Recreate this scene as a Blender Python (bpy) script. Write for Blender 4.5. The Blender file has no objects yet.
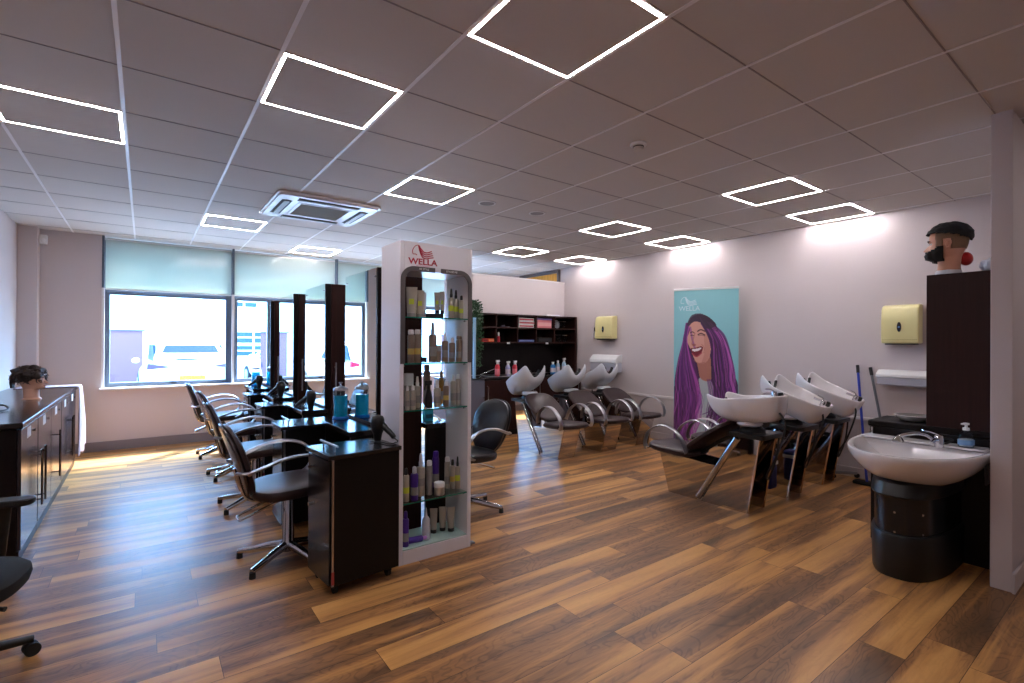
import bpy, bmesh, math, random
import numpy as np
from mathutils import Vector, Matrix, noise
PI = math.pi
R = math.radians
C = bpy.context.scene.collection
scene = bpy.context.scene
random.seed(7)

# ------------------------------------------------------------------ camera
EYE = 1.385
CEIL = 2.707
YAW, PITCH, ROLL = 0.63799, 0.002272, 0.0048378
def _dir(x, y, f):
    c, s = math.cos(ROLL), math.sin(ROLL); x, y = c*x - s*y, s*x + c*y
    c, s = math.cos(PITCH), math.sin(PITCH); fh, z = f*c - y*s, f*s + y*c
    c, s = math.cos(YAW), math.sin(YAW)
    return Vector((fh*s + x*c, fh*c - x*s, z))
cam_data = bpy.data.cameras.new('camera')
cam = bpy.data.objects.new('camera', cam_data); C.objects.link(cam)
rv, uv_, bk = _dir(1, 0, 0), _dir(0, 1, 0), -_dir(0, 0, 1)
M4 = Matrix((( rv.x, uv_.x, bk.x, 0), (rv.y, uv_.y, bk.y, 0), (rv.z, uv_.z, bk.z, EYE), (0, 0, 0, 1)))
cam.matrix_world = M4
cam_data.sensor_width = 36; cam_data.lens = 496.06/1024*36
cam_data.clip_start = 0.05; cam_data.clip_end = 200
scene.camera = cam

# ------------------------------------------------------------------ light
scene.view_settings.view_transform = 'Standard'; scene.view_settings.look = 'None'
scene.view_settings.gamma = 1; scene.view_settings.use_curve_mapping = False
scene.view_settings.exposure = 0.25
LED = 135.0
SKY = 5.8
SUN = 30.0
world = bpy.data.worlds.new('world'); scene.world = world; world.use_nodes = True
nt = world.node_tree; nt.nodes.clear()
wo = nt.nodes.new('ShaderNodeOutputWorld'); bg = nt.nodes.new('ShaderNodeBackground'); sky = nt.nodes.new('ShaderNodeTexSky')
sky.sky_type = 'NISHITA'; sky.sun_disc = False; sky.sun_elevation = R(50); sky.sun_rotation = R(45); sky.dust_density = 2.0
bg.inputs['Strength'].default_value = SKY
tint = nt.nodes.new('ShaderNodeMix'); tint.data_type = 'RGBA'; tint.blend_type = 'MULTIPLY'; tint.inputs['Factor'].default_value = 1; tint.inputs['B'].default_value = (.50, .84, 1.10, 1)
nt.links.new(sky.outputs[0], tint.inputs['A']); nt.links.new(tint.outputs['Result'], bg.inputs[0]); nt.links.new(bg.outputs[0], wo.inputs[0])
sd = bpy.data.lights.new('sun', 'SUN'); sd.energy = SUN; sd.angle = R(0.6); sd.color = (.96, .97, 1)
sun = bpy.data.objects.new('sun', sd); C.objects.link(sun)
sun.rotation_euler = Vector((-0.50, -0.56, -1.0)).to_track_quat('-Z', 'Y').to_euler()
for i, (x0, x1) in enumerate(((-.36, .95), (1.06, 2.41), (2.52, 3.87), (3.98, 5.33))):
    pd = bpy.data.lights.new('window_portal', 'AREA'); pd.shape = 'RECTANGLE'; pd.size = x1-x0; pd.size_y = 1.2
    pd.cycles.is_portal = True
    po = bpy.data.objects.new('window_portal', pd); C.objects.link(po)
    po.location = ((x0+x1)/2, 8.25, 1.4); po.rotation_euler = (R(-90), 0, 0)

# ------------------------------------------------------------------ materials
def lin(c):
    return tuple(((v/255)/12.92 if v/255 <= .04045 else ((v/255+.055)/1.055)**2.4) for v in c) + (1,)
def mat(name, rgb, rough=.5, metal=0, noise_amt=0, scale=20, bump=0, **kw):
    m = bpy.data.materials.new(name); m.use_nodes = True
    n = m.node_tree.nodes; L = m.node_tree.links; b = n['Principled BSDF']
    b.inputs['Base Color'].default_value = lin(rgb); b.inputs['Roughness'].default_value = rough
    b.inputs['Metallic'].default_value = metal
    for k, v in kw.items(): b.inputs[k.replace('_', ' ')].default_value = v
    if noise_amt or bump:
        tc = n.new('ShaderNodeTexCoord'); nz = n.new('ShaderNodeTexNoise'); nz.inputs['Scale'].default_value = scale
        nz.inputs['Detail'].default_value = 4; L.new(tc.outputs['Object'], nz.inputs['Vector'])
        if noise_amt:
            mx = n.new('ShaderNodeMix'); mx.data_type = 'RGBA'
            a = lin(rgb); mx.inputs['A'].default_value = tuple(v*(1-noise_amt) for v in a[:3])+(1,)
            mx.inputs['B'].default_value = tuple(min(1, v*(1+noise_amt)) for v in a[:3])+(1,)
            L.new(nz.outputs['Fac'], mx.inputs['Factor']); L.new(mx.outputs['Result'], b.inputs['Base Color'])
        if bump:
            bp = n.new('ShaderNodeBump'); bp.inputs['Strength'].default_value = bump; bp.inputs['Distance'].default_value = .002
            L.new(nz.outputs['Fac'], bp.inputs['Height']); L.new(bp.outputs[0], b.inputs['Normal'])
    return m
def wood_dark(name, rgb, rough=.35, axis=2):
    m = mat(name, rgb, rough, Specular_IOR_Level=.2); n = m.node_tree.nodes; L = m.node_tree.links; b = n['Principled BSDF']
    tc = n.new('ShaderNodeTexCoord'); mp = n.new('ShaderNodeMapping'); nz = n.new('ShaderNodeTexNoise')
    sc = [40, 40, 40]; sc[axis] = 1.5; mp.inputs['Scale'].default_value = sc; nz.inputs['Scale'].default_value = 1.5; nz.inputs['Detail'].default_value = 5
    mx = n.new('ShaderNodeMix'); mx.data_type = 'RGBA'; a = lin(rgb)
    mx.inputs['A'].default_value = tuple(v*.6 for v in a[:3])+(1,); mx.inputs['B'].default_value = tuple(v*1.4 for v in a[:3])+(1,)
    L.new(tc.outputs['Object'], mp.inputs[0]); L.new(mp.outputs[0], nz.inputs[0]); L.new(nz.outputs[0], mx.inputs['Factor']); L.new(mx.outputs['Result'], b.inputs['Base Color'])
    return m
def emis(name, rgb, s):
    m = bpy.data.materials.new(name); m.use_nodes = True; n = m.node_tree.nodes; n.clear()
    e = n.new('ShaderNodeEmission'); o = n.new('ShaderNodeOutputMaterial'); e.inputs[0].default_value = rgb+(1,); e.inputs[1].default_value = s
    m.node_tree.links.new(e.outputs[0], o.inputs[0]); return m
def thin_glass(name, tint=(1, 1, 1), refl=.08, rough=0.0):
    m = bpy.data.materials.new(name); m.use_nodes = True; n = m.node_tree.nodes; L = m.node_tree.links; n.clear()
    o = n.new('ShaderNodeOutputMaterial'); mx = n.new('ShaderNodeMixShader'); t = n.new('ShaderNodeBsdfTransparent'); g = n.new('ShaderNodeBsdfGlossy')
    lw = n.new('ShaderNodeLayerWeight'); lw.inputs[0].default_value = .5; pw = n.new('ShaderNodeMath'); pw.operation = 'POWER'; pw.inputs[1].default_value = 4.5; L.new(lw.outputs['Facing'], pw.inputs[0])
    f = n.new('ShaderNodeMath'); f.operation = 'MULTIPLY_ADD'; f.inputs[1].default_value = .75; f.inputs[2].default_value = .035; L.new(pw.outputs[0], f.inputs[0])
    t.inputs[0].default_value = tint+(1,); g.inputs['Roughness'].default_value = rough
    L.new(f.outputs[0], mx.inputs[0]); L.new(t.outputs[0], mx.inputs[1]); L.new(g.outputs[0], mx.inputs[2]); L.new(mx.outputs[0], o.inputs[0]); return m
M = {}
M['wall'] = mat('wall_paint', (198, 187, 188), .65, bump=.04, scale=180)
M['rail'] = mat('dado_paint', (212, 205, 205), .45)
M['skirt'] = mat('skirting', (128, 120, 124), .45)
M['tile'] = mat('ceiling_tile', (204, 198, 194), .8, noise_amt=.02, scale=300, bump=.05)
M['tbar'] = mat('ceiling_bar', (236, 234, 236), .32, 0)
M['tgroove'] = mat('ceiling_groove', (150, 142, 142), .6)
M['led'] = emis('led_strip', (.98, .92, .93), LED)
M['chrome'] = mat('chrome', (205, 205, 210), .08, 1)
M['alu'] = mat('brushed_aluminium', (168, 168, 174), .3, 1)
M['mirrorpanel'] = mat('polished_steel', (205, 200, 198), .04, 1)
M['mirror'] = mat('mirror_glass', (228, 236, 234), .0, 1)
M['wenge'] = wood_dark('wenge_laminate', (44, 22, 20), .45)
M['wenge2'] = wood_dark('wenge_dark', (20, 13, 14), .42)
M['blacklam'] = mat('black_laminate', (11, 9, 11), .4, Specular_IOR_Level=.25, noise_amt=.2, scale=60)
M['blacktop'] = mat('black_top', (30, 28, 31), .18, noise_amt=.15, scale=80)
M['doorgloss'] = mat('cabinet_door_gloss', (52, 46, 52), .2, noise_amt=.1, scale=30)
M['leather'] = mat('brown_leather', (50, 36, 38), .38, bump=.25, scale=160, Specular_IOR_Level=.38)
M['leatherblack'] = mat('black_leather', (34, 32, 36), .3, bump=.2, scale=160)
M['plasticblack'] = mat('black_plastic', (12, 12, 14), .42)
M['fabricblack'] = mat('black_fabric', (20, 20, 23), .9, bump=.4, scale=400)
M['rubber'] = mat('rubber', (18, 18, 19), .7)
M['ceramic'] = mat('white_ceramic', (228, 224, 226), .12, Coat_Weight=.4)
M['bowlgrey'] = mat('silver_bowl', (198, 200, 206), .28, Coat_Weight=.3)
M['white'] = mat('white_gloss', (226, 222, 230), .18)
M['whitematt'] = mat('white_matt', (225, 225, 226), .5)
M['blind'] = mat('blind_fabric', (206, 214, 210), .8)
M['frame'] = mat('window_frame', (84, 96, 112), .35)
M['reveal'] = mat('window_reveal', (225, 225, 228), .5)
M['glass'] = thin_glass('window_glass')
M['shelfglass'] = thin_glass('shelf_glass', (.86, .96, .92))
M['edgeglass'] = mat('glass_edge', (30, 110, 92), .1)
M['grey'] = mat('dark_grey_trim', (88, 82, 84), .35)
M['cream'] = mat('cream_plastic', (222, 212, 152), .3)
M['red'] = mat('logo_red', (170, 28, 58), .4)
M['turq'] = mat('banner_turquoise', (138, 196, 208), .5)
M['blue'] = mat('blue_plastic', (28, 52, 170), .35)
M['skin'] = mat('mannequin_skin', (198, 140, 112), .45)
M['skinpale'] = mat('mannequin_skin_pale', (212, 160, 134), .45)
M['hair'] = mat('dark_hair', (9, 7, 8), .8, bump=.9, scale=140)
M['hairbrown'] = mat('brown_hair', (44, 30, 24), .5, bump=.9, scale=140)
M['fade'] = mat('shaved_hair', (122, 92, 68), .7, noise_amt=.25, scale=250)
M['oak'] = wood_dark('oak', (196, 140, 62), .4)
M['greybox'] = mat('grey_panel', (104, 106, 122), .4)
M['paleblue'] = mat('pale_blue', (140, 178, 205), .4)
M['leaf'] = mat('leaf', (36, 74, 40), .5, noise_amt=.4, scale=60)
M['towel'] = mat('pink_white_cloth', (158, 140, 152), .9, bump=.4, scale=200)
def colour(name, rgb, rough=.35, metal=0): 
    k = 'c_'+name
    if k not in M: M[k] = mat(name, rgb, rough, metal)
    return M[k]

# floor material: planks along X
def floor_mat():
    m = bpy.data.materials.new('vinyl_planks'); m.use_nodes = True; n = m.node_tree.nodes; L = m.node_tree.links; b = n['Principled BSDF']
    tc = n.new('ShaderNodeTexCoord'); br = n.new('ShaderNodeTexBrick')
    br.offset = 0.0; br.inputs['Scale'].default_value = 1; br.inputs['Brick Width'].default_value = 1.35; br.inputs['Row Height'].default_value = .18
    br.inputs['Mortar Size'].default_value = .0012; br.inputs['Mortar Smooth'].default_value = .1; br.inputs['Bias'].default_value = 0
    br.inputs['Color1'].default_value = (0, 0, 0, 1); br.inputs['Color2'].default_value = (1, 1, 1, 1); br.inputs['Mortar'].default_value = (.5, .5, .5, 1)
    sp = n.new('ShaderNodeSeparateXYZ'); L.new(tc.outputs['Object'], sp.inputs[0])
    dv = n.new('ShaderNodeMath'); dv.operation = 'DIVIDE'; dv.inputs[1].default_value = .18; L.new(sp.outputs[1], dv.inputs[0])
    fl = n.new('ShaderNodeMath'); fl.operation = 'FLOOR'; L.new(dv.outputs[0], fl.inputs[0])
    wn = n.new('ShaderNodeTexWhiteNoise'); wn.noise_dimensions = '1D'; L.new(fl.outputs[0], wn.inputs['W'])
    sh = n.new('ShaderNodeMath'); sh.operation = 'MULTIPLY_ADD'; sh.inputs[1].default_value = 1.35; L.new(wn.outputs['Value'], sh.inputs[0]); L.new(sp.outputs[0], sh.inputs[2])
    cb = n.new('ShaderNodeCombineXYZ'); L.new(sh.outputs[0], cb.inputs[0]); L.new(sp.outputs[1], cb.inputs[1]); L.new(cb.outputs[0], br.inputs['Vector'])
    # per plank offset of the grain
    ad = n.new('ShaderNodeVectorMath'); ad.operation = 'MULTIPLY_ADD'; ad.inputs[1].default_value = (7, 3, 5)
    L.new(br.outputs['Color'], ad.inputs[0]); L.new(tc.outputs['Object'], ad.inputs[2])
    mp = n.new('ShaderNodeMapping'); mp.inputs['Scale'].default_value = (.5, 6.2, 1); L.new(ad.outputs[0], mp.inputs[0])
    g1 = n.new('ShaderNodeTexNoise'); g1.inputs['Scale'].default_value = 1.3; g1.inputs['Detail'].default_value = 6; g1.inputs['Distortion'].default_value = .45; L.new(mp.outputs[0], g1.inputs[0])
    mp2 = n.new('ShaderNodeMapping'); mp2.inputs['Scale'].default_value = (3, 60, 1); L.new(ad.outputs[0], mp2.inputs[0])
    g2 = n.new('ShaderNodeTexNoise'); g2.inputs['Scale'].default_value = 1.5; g2.inputs['Detail'].default_value = 5; L.new(mp2.outputs[0], g2.inputs[0])
    # combine
    a1 = n.new('ShaderNodeMath'); a1.operation = 'MULTIPLY_ADD'; a1.inputs[1].default_value = .15; a1.inputs[2].default_value = -.065; L.new(br.outputs['Color'], a1.inputs[0])
    a2 = n.new('ShaderNodeMath'); a2.operation = 'ADD'; L.new(a1.outputs[0], a2.inputs[0]); L.new(g1.outputs['Fac'], a2.inputs[1])
    a3 = n.new('ShaderNodeMath'); a3.operation = 'MULTIPLY_ADD'; a3.inputs[1].default_value = .15; L.new(g2.outputs['Fac'], a3.inputs[0]); L.new(a2.outputs[0], a3.inputs[2])
    cr = n.new('ShaderNodeValToRGB'); e = cr.color_ramp.elements
    e[0].position = .34; e[0].color = lin((98, 72, 52)); e[1].position = .88; e[1].color = lin((222, 166, 100))
    for p_, c_ in ((.48, (132, 94, 64)), (.57, (156, 110, 70)), (.66, (196, 142, 84)), (.74, (208, 154, 92))): x = e.new(p_); x.color = lin(c_)
    L.new(a3.outputs[0], cr.inputs[0])
    # growth rings: contour lines of a slow noise, only on the darker heartwood
    mp3 = n.new('ShaderNodeMapping'); mp3.inputs['Scale'].default_value = (1.5, 5.0, 1); L.new(ad.outputs[0], mp3.inputs[0])
    g3 = n.new('ShaderNodeTexNoise'); g3.inputs['Scale'].default_value = 1.1; g3.inputs['Detail'].default_value = 3; g3.inputs['Distortion'].default_value = .5; L.new(mp3.outputs[0], g3.inputs[0])
    r1 = n.new('ShaderNodeMath'); r1.operation = 'MULTIPLY'; r1.inputs[1].default_value = 120; L.new(g3.outputs['Fac'], r1.inputs[0])
    r2 = n.new('ShaderNodeMath'); r2.operation = 'SINE'; L.new(r1.outputs[0], r2.inputs[0])
    r3 = n.new('ShaderNodeMapRange'); r3.inputs['From Min'].default_value = .35; r3.inputs['From Max'].default_value = 1; r3.inputs['To Min'].default_value = 0; r3.inputs['To Max'].default_value = .42; L.new(r2.outputs[0], r3.inputs[0])
    r4 = n.new('ShaderNodeMapRange'); r4.inputs['From Min'].default_value = .52; r4.inputs['From Max'].default_value = .64; r4.inputs['To Min'].default_value = 1; r4.inputs['To Max'].default_value = .12; L.new(a3.outputs[0], r4.inputs[0])
    r5 = n.new('ShaderNodeMath'); r5.operation = 'MULTIPLY'; L.new(r3.outputs[0], r5.inputs[0]); L.new(r4.outputs[0], r5.inputs[1])
    mr = n.new('ShaderNodeMix'); mr.data_type = 'RGBA'; mr.inputs['B'].default_value = lin((62, 42, 30)); L.new(r5.outputs[0], mr.inputs['Factor']); L.new(cr.outputs[0], mr.inputs['A'])
    mx = n.new('ShaderNodeMix'); mx.data_type = 'RGBA'; mx.inputs['B'].default_value = lin((45, 30, 22))
    L.new(br.outputs['Fac'], mx.inputs['Factor']); L.new(mr.outputs['Result'], mx.inputs['A']); L.new(mx.outputs['Result'], b.inputs['Base Color'])
    b.inputs['Specular IOR Level'].default_value = .36
    rr = n.new('ShaderNodeMapRange'); rr.inputs['To Min'].default_value = .26; rr.inputs['To Max'].default_value = .42; L.new(g2.outputs['Fac'], rr.inputs[0]); L.new(rr.outputs[0], b.inputs['Roughness'])
    bp = n.new('ShaderNodeBump'); bp.inputs['Strength'].default_value = .12; bp.inputs['Distance'].default_value = .002; L.new(g2.outputs['Fac'], bp.inputs['Height']); L.new(bp.outputs[0], b.inputs['Normal'])
    return m
M['floor'] = floor_mat()

# ------------------------------------------------------------------ mesh helpers
class MB:
    def __init__(s): s.v = []; s.f = []
    def add(s, vs, fs, mtx=None):
        o = len(s.v)
        for p in vs:
            p = Vector(p); s.v.append(tuple(mtx @ p) if mtx is not None else tuple(p))
        for f in fs: s.f.append([i+o for i in f])
        return s
    def box(s, x0, x1, y0, y1, z0, z1, mtx=None):
        vs = [(x, y, z) for x in (x0, x1) for y in (y0, y1) for z in (z0, z1)]
        return s.add(vs, [(0,1,3,2), (4,6,7,5), (0,4,5,1), (2,3,7,6), (0,2,6,4), (1,5,7,3)], mtx)
    def rings(s, rings, cap=True, closed=True, mtx=None):
        n = len(rings[0]); vs = [p for r in rings for p in r]; fs = []
        for i in range(len(rings)-1):
            for j in range(n if closed else n-1):
                a, b = i*n+j, i*n+(j+1) % n
                fs.append((a, b, b+n, a+n))
        if cap: fs += [tuple(reversed(range(n))), tuple(range((len(rings)-1)*n, len(rings)*n))]
        return s.add(vs, fs, mtx)
    def cyl(s, p0, p1, r0, r1=None, seg=20):
        r1 = r0 if r1 is None else r1; p0, p1 = Vector(p0), Vector(p1); d = (p1-p0).normalized()
        a = d.orthogonal().normalized(); b = d.cross(a)
        return s.rings([[p+(a*math.cos(t)+b*math.sin(t))*r for t in [2*PI*k/seg for k in range(seg)]] for p, r in ((p0, r0), (p1, r1))])
    def tube(s, pts, r, seg=10, flat=None, up=None, closed=False):
        pts = [Vector(p) for p in pts]; n = len(pts); rings = []; prev = None
        for i, p in enumerate(pts):
            if closed: d = (pts[(i+1) % n]-pts[i-1]).normalized()
            else: d = (pts[min(i+1, n-1)]-pts[max(i-1, 0)]).normalized()
            if up is not None:
                b = d.cross(Vector(up)).normalized(); a = b.cross(d).normalized()
            else:
                a = d.orthogonal().normalized() if prev is None else (prev-d*prev.dot(d)).normalized(); b = d.cross(a)
            prev = a; rr = r[i] if isinstance(r, (list, tuple)) else r
            ra, rb = (rr, rr) if flat is None else (rr, rr*flat)
            rings.append([p+a*math.cos(t)*ra+b*math.sin(t)*rb for t in [2*PI*k/seg for k in range(seg)]])
        if closed: rings.append(rings[0])
        return s.rings(rings, cap=not closed)
    def lathe(s, prof, c=(0, 0, 0), seg=24, sx=1, sy=1, mtx=None):
        return s.rings([[(c[0]+r*sx*math.cos(t), c[1]+r*sy*math.sin(t), c[2]+z) for t in [2*PI*k/seg for k in range(seg)]] for r, z in prof], mtx=mtx)
    def ell(s, c, r, seg=20, n=12, mtx=None):
        return s.rings([[(c[0]+r[0]*math.sin(a)*math.cos(t), c[1]+r[1]*math.sin(a)*math.sin(t), c[2]-r[2]*math.cos(a)) for t in [2*PI*k/seg for k in range(seg)]] for a in [PI*(i+.03)/(n+.06) for i in range(n+1)]], mtx=mtx)
    def prism(s, poly, axis, a, b, mtx=None):
        def P(p, t): return {'x': (t, p[0], p[1]), 'y': (p[0], t, p[1]), 'z': (p[0], p[1], t)}[axis]
        return s.rings([[P(p, a) for p in poly], [P(p, b) for p in poly]], mtx=mtx)
    def build(s, name, m, parent=None, smooth=True, bevel=0, seg=2, sub=0, solid=0, loc=None, rot=None):
        me = bpy.data.meshes.new(name); me.from_pydata(s.v, [], s.f)
        bm = bmesh.new(); bm.from_mesh(me); bmesh.ops.recalc_face_normals(bm, faces=bm.faces); bm.to_mesh(me); bm.free()
        o = bpy.data.objects.new(name, me); C.objects.link(o); me.materials.append(M[m] if isinstance(m, str) else m)
        if smooth:
            me.polygons.foreach_set('use_smooth', [True]*len(me.polygons)); me.set_sharp_from_angle(angle=R(38))
        if solid: md = o.modifiers.new('solid', 'SOLIDIFY'); md.thickness = solid; md.offset = -1
        if bevel: md = o.modifiers.new('bevel', 'BEVEL'); md.width = bevel; md.segments = seg; md.limit_method = 'ANGLE'; md.angle_limit = R(40)
        if sub: md = o.modifiers.new('sub', 'SUBSURF'); md.levels = sub; md.render_levels = sub
        if parent: o.parent = parent
        if loc: o.location = loc
        if rot: o.rotation_euler = rot
        return o
def rbox(x0, x1, y0, y1, z0, z1, r=.05, seg=5, axis='z', inset=0):
    """box with rounded vertical corners"""
    pts = []
    for cx, cy, a0 in ((x1-r, y1-r, 0), (x0+r, y1-r, 90), (x0+r, y0+r, 180), (x1-r, y0+r, 270)):
        for k in range(seg+1):
            a = R(a0+90*k/seg); pts.append((cx+r*math.cos(a), cy+r*math.sin(a)))
    return pts
def tag(o, label, cat, group=None, kind=None):
    o['label'] = label; o['category'] = cat
    if group: o['group'] = group
    if kind: o['kind'] = kind
    return o
def thing(name, label, cat, loc=(0, 0, 0), rz=0, group=None):
    o = bpy.data.objects.new(name, None); C.objects.link(o); o.location = loc; o.rotation_euler = (0, 0, rz); o.empty_display_size = .1
    return tag(o, label, cat, group)
def struct(o): o['kind'] = 'structure'; return o
def kids(o): return [c for c in o.children]
def dup(o, loc=None, rz=None, label=None, parent=None):
    c = o.copy(); C.objects.link(c)
    if parent: c.parent = parent
    if loc is not None: c.location = loc
    if rz is not None: c.rotation_euler = (0, 0, rz)
    if label: c['label'] = label
    for ch in list(o.children): dup(ch, parent=c)
    return c
def arc(pts, n=6):
    """Catmull-Rom through points"""
    P = [Vector(p) for p in pts]; out = []
    for i in range(len(P)-1):
        p0, p1, p2, p3 = P[max(i-1, 0)], P[i], P[i+1], P[min(i+2, len(P)-1)]
        for k in range(n):
            t = k/n; out.append(.5*((2*p1)+(-p0+p2)*t+(2*p0-5*p1+4*p2-p3)*t*t+(-p0+3*p1-3*p2+p3)*t**3))
    out.append(P[-1]); return out
def text_mesh(name, s, size, m, parent, loc, rot, ext=.0008, sx=1, bold=0):
    cu = bpy.data.curves.new(name, 'FONT'); cu.body = s; cu.size = size; cu.extrude = ext; cu.align_x = 'CENTER'; cu.align_y = 'CENTER'; cu.offset = bold; cu.resolution_u = 3
    t = bpy.data.objects.new(name, cu); C.objects.link(t)
    me = bpy.data.meshes.new_from_object(t.evaluated_get(bpy.context.evaluated_depsgraph_get()))
    bpy.data.objects.remove(t); me.materials.clear(); me.materials.append(M[m] if isinstance(m, str) else m)
    o = bpy.data.objects.new(name, me); C.objects.link(o); o.parent = parent; o.location = loc; o.rotation_euler = rot; o.scale = (sx, 1, 1); return o
def bearing(u, y):
    """x of a spot standing at depth y on the sight line of column u"""
    return y*math.tan(math.atan((u-512)/496.06)+YAW)

# ------------------------------------------------------------------ room
XL, XR, YW, YB = -1.17, 5.97, 8.06, -3.2
struct(MB().box(XL-.2, XR+.2, YB-.2, YW+.35, -.12, 0).build('floor', 'floor', smooth=False))
struct(MB().box(XL-.2, XR+.2, YB-.2, YW+.35, CEIL, CEIL+.12).build('ceiling', 'tile', smooth=False))
g = MB()
k = 0
x = .498-.6*2
while x < XR:
    if x > XL: g.box(x-.009, x+.009, YB, YW, CEIL-.003, CEIL+.001)
    x += .6
struct(g.build('trim_1', 'tbar', smooth=False))
g = MB(); y = 3.034-.6*10
while y < YW:
    if y > YB: g.box(XL, XR, y-.0032, y+.0032, CEIL-.0025, CEIL+.001)
    y += .6
struct(g.build('trim_2', 'tgroove', smooth=False))
# left wall with thickness, back wall, right wall
struct(MB().box(XL-.2, XL, YB, YW+.35, 0, CEIL).build('wall_left', 'wall', smooth=False))
struct(MB().box(XL, XR, YB-.2, YB, 0, CEIL).build('wall_back', 'wall', smooth=False))
struct(MB().box(XR, XR+.2, YB, YW+.35, 0, CEIL).build('wall_right', 'wall', smooth=False))
w = MB()
W0, W1 = -.418, 5.40
w.box(XL, W0, YW, YW+.35, 0, CEIL); w.box(W1, XR, YW, YW+.35, 0, CEIL); w.box(W0, W1, YW, YW+.35, 0, .765); w.box(W0, W1, YW+.2, YW+.35, CEIL-.05, CEIL)
struct(w.build('wall_window', 'wall', smooth=False))
struct(MB().box(XL, -1.0, 7.9, YW, 0, CEIL).build('wall_column', 'wall', smooth=False, bevel=.004))
struct(MB().box(W0-.03, W1+.03, YW-.07, YW+.16, .765, .79).build('trim_3', 'reveal', smooth=False, bevel=.004))
struct(MB().box(3.9, XR, .56, .652, 0, CEIL).build('wall_stub', 'wall', smooth=False, bevel=.004))
struct(MB().box(3.885, XR, .545, .56, 0, .11).build('baseboard_stub', 'wall', smooth=False, bevel=.004))
b = MB(); b.box(XL, W1+.5, YW-.018, YW, 0, .12); struct(b.build('baseboard_window', 'skirt', smooth=False, bevel=.004))
b = MB(); b.box(XR-.015, XR, .68, 6.49, 0, .1); struct(b.build('baseboard_right', 'wall', smooth=False, bevel=.003))
b = MB(); b.box(XR-.022, XR, .68, 6.49, .60, .635); struct(b.build('trim_4', 'rail', smooth=False, bevel=.006))
# partition
struct(MB().box(3.62, XR, 6.5, 6.6, 0, 2.43).build('wall_partition', 'wall', smooth=False))
struct(MB().box(3.61, XR, 6.49, 6.61, 2.43, 2.455).build('trim_5', 'rail', smooth=False, bevel=.004))
# door in the right wall beyond the partition
dr = thing('door_1', 'oak door', 'door', (XR, 7.2, 0)); dr['kind'] = 'structure'
del dr['label']; del dr['category']
MB().box(-.045, -.002, -.555, .48, 0, 2.63).build('door_leaf', 'oak', dr, smooth=False, bevel=.003)
f = MB(); f.box(-.06, -.001, -.595, -.56, 0, 2.69); f.box(-.05, -.001, .485, .55, 0, 2.69); f.box(-.05, -.001, -.56, .55, 2.635, 2.69); f.build('door_frame', 'grey', dr, smooth=False)
# windows
xs = [W0, 1.02, 2.48, 3.94, W1]
for i in range(4):
    a, c = xs[i]+.0, xs[i+1]
    wn = bpy.data.objects.new('window_%d' % (i+1), None); C.objects.link(wn); wn['kind'] = 'structure'; wn.location = ((a+c)/2, YW+.1, .79)
    hw = (c-a)/2; fr = MB()
    yy0, yy1 = -.03, .035; t = .065
    fr.box(-hw, -hw+t, yy0, yy1, 0, 1.26); fr.box(hw-t-.02, hw, yy0, yy1, 0, 1.26); fr.box(-hw+t, hw-t, yy0, yy1, 0, .055); fr.box(-hw+t, hw-t, yy0, yy1, 1.185, 1.26)
    fr.build('window_frame', 'frame', wn, smooth=False, bevel=.004)
    up = MB(); up.box(-hw, -hw+.03, yy0, yy1, 1.26, 1.87); up.box(hw-.03, hw, yy0, yy1, 1.26, 1.87); up.box(-hw+.03, hw-.03, yy0, yy1, 1.84, 1.87)
    up.build('upper_frame', 'frame', wn, smooth=False)
    MB().box(-hw+t-.01, hw-t+.01, .0, .006, .05, 1.19).build('pane', 'glass', wn, smooth=False)
    MB().box(-hw+.02, hw-.02, .0, .006, 1.26, 1.85).build('upper_pane', 'glass', wn, smooth=False)
    MB().box(-hw-.012, -hw+.012, -.11, -.03, 1.26, 1.915).build('mullion', 'frame', wn, smooth=False); MB().box(-hw-.014, -hw+.014, -.10, -.031, 0, 1.26).build('mullion_cover', 'reveal', wn, smooth=False)
    h = MB(); h.box(-.015, .015, -.045, -.03, .015, .04); h.cyl((0, -.045, .03), (0, -.07, .03), .006); h.box(-.008, .05, -.08, -.068, .022, .038); h.build('window_handle', 'chrome', wn)
# blinds
def blind_mat():
    m = bpy.data.materials.new('roller_blind'); m.use_nodes = True; n = m.node_tree.nodes; L = m.node_tree.links; n.clear()
    o = n.new('ShaderNodeOutputMaterial'); mx = n.new('ShaderNodeMixShader'); d = n.new('ShaderNodeBsdfDiffuse'); t = n.new('ShaderNodeBsdfTranslucent'); g = n.new('ShaderNodeBsdfGlossy'); m2 = n.new('ShaderNodeMixShader')
    d.inputs[0].default_value = lin((205, 212, 206)); t.inputs[0].default_value = (.46, .50, .44, 1); g.inputs['Roughness'].default_value = .12
    mx.inputs[0].default_value = .5; m2.inputs[0].default_value = .05
    L.new(d.outputs[0], mx.inputs[1]); L.new(t.outputs[0], mx.inputs[2]); L.new(mx.outputs[0], m2.inputs[1]); L.new(g.outputs[0], m2.inputs[2]); L.new(m2.outputs[0], o.inputs[0]); return m
M['blindm'] = blind_mat()
bl = ['leftmost white roller blind above the window nearest the left wall', 'second white roller blind from the left, above the window behind the mirrors',
      'third white roller blind from the left, its lower right hidden by the nearest styling mirror', 'rightmost white roller blind, seen only through the product stand']
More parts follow.
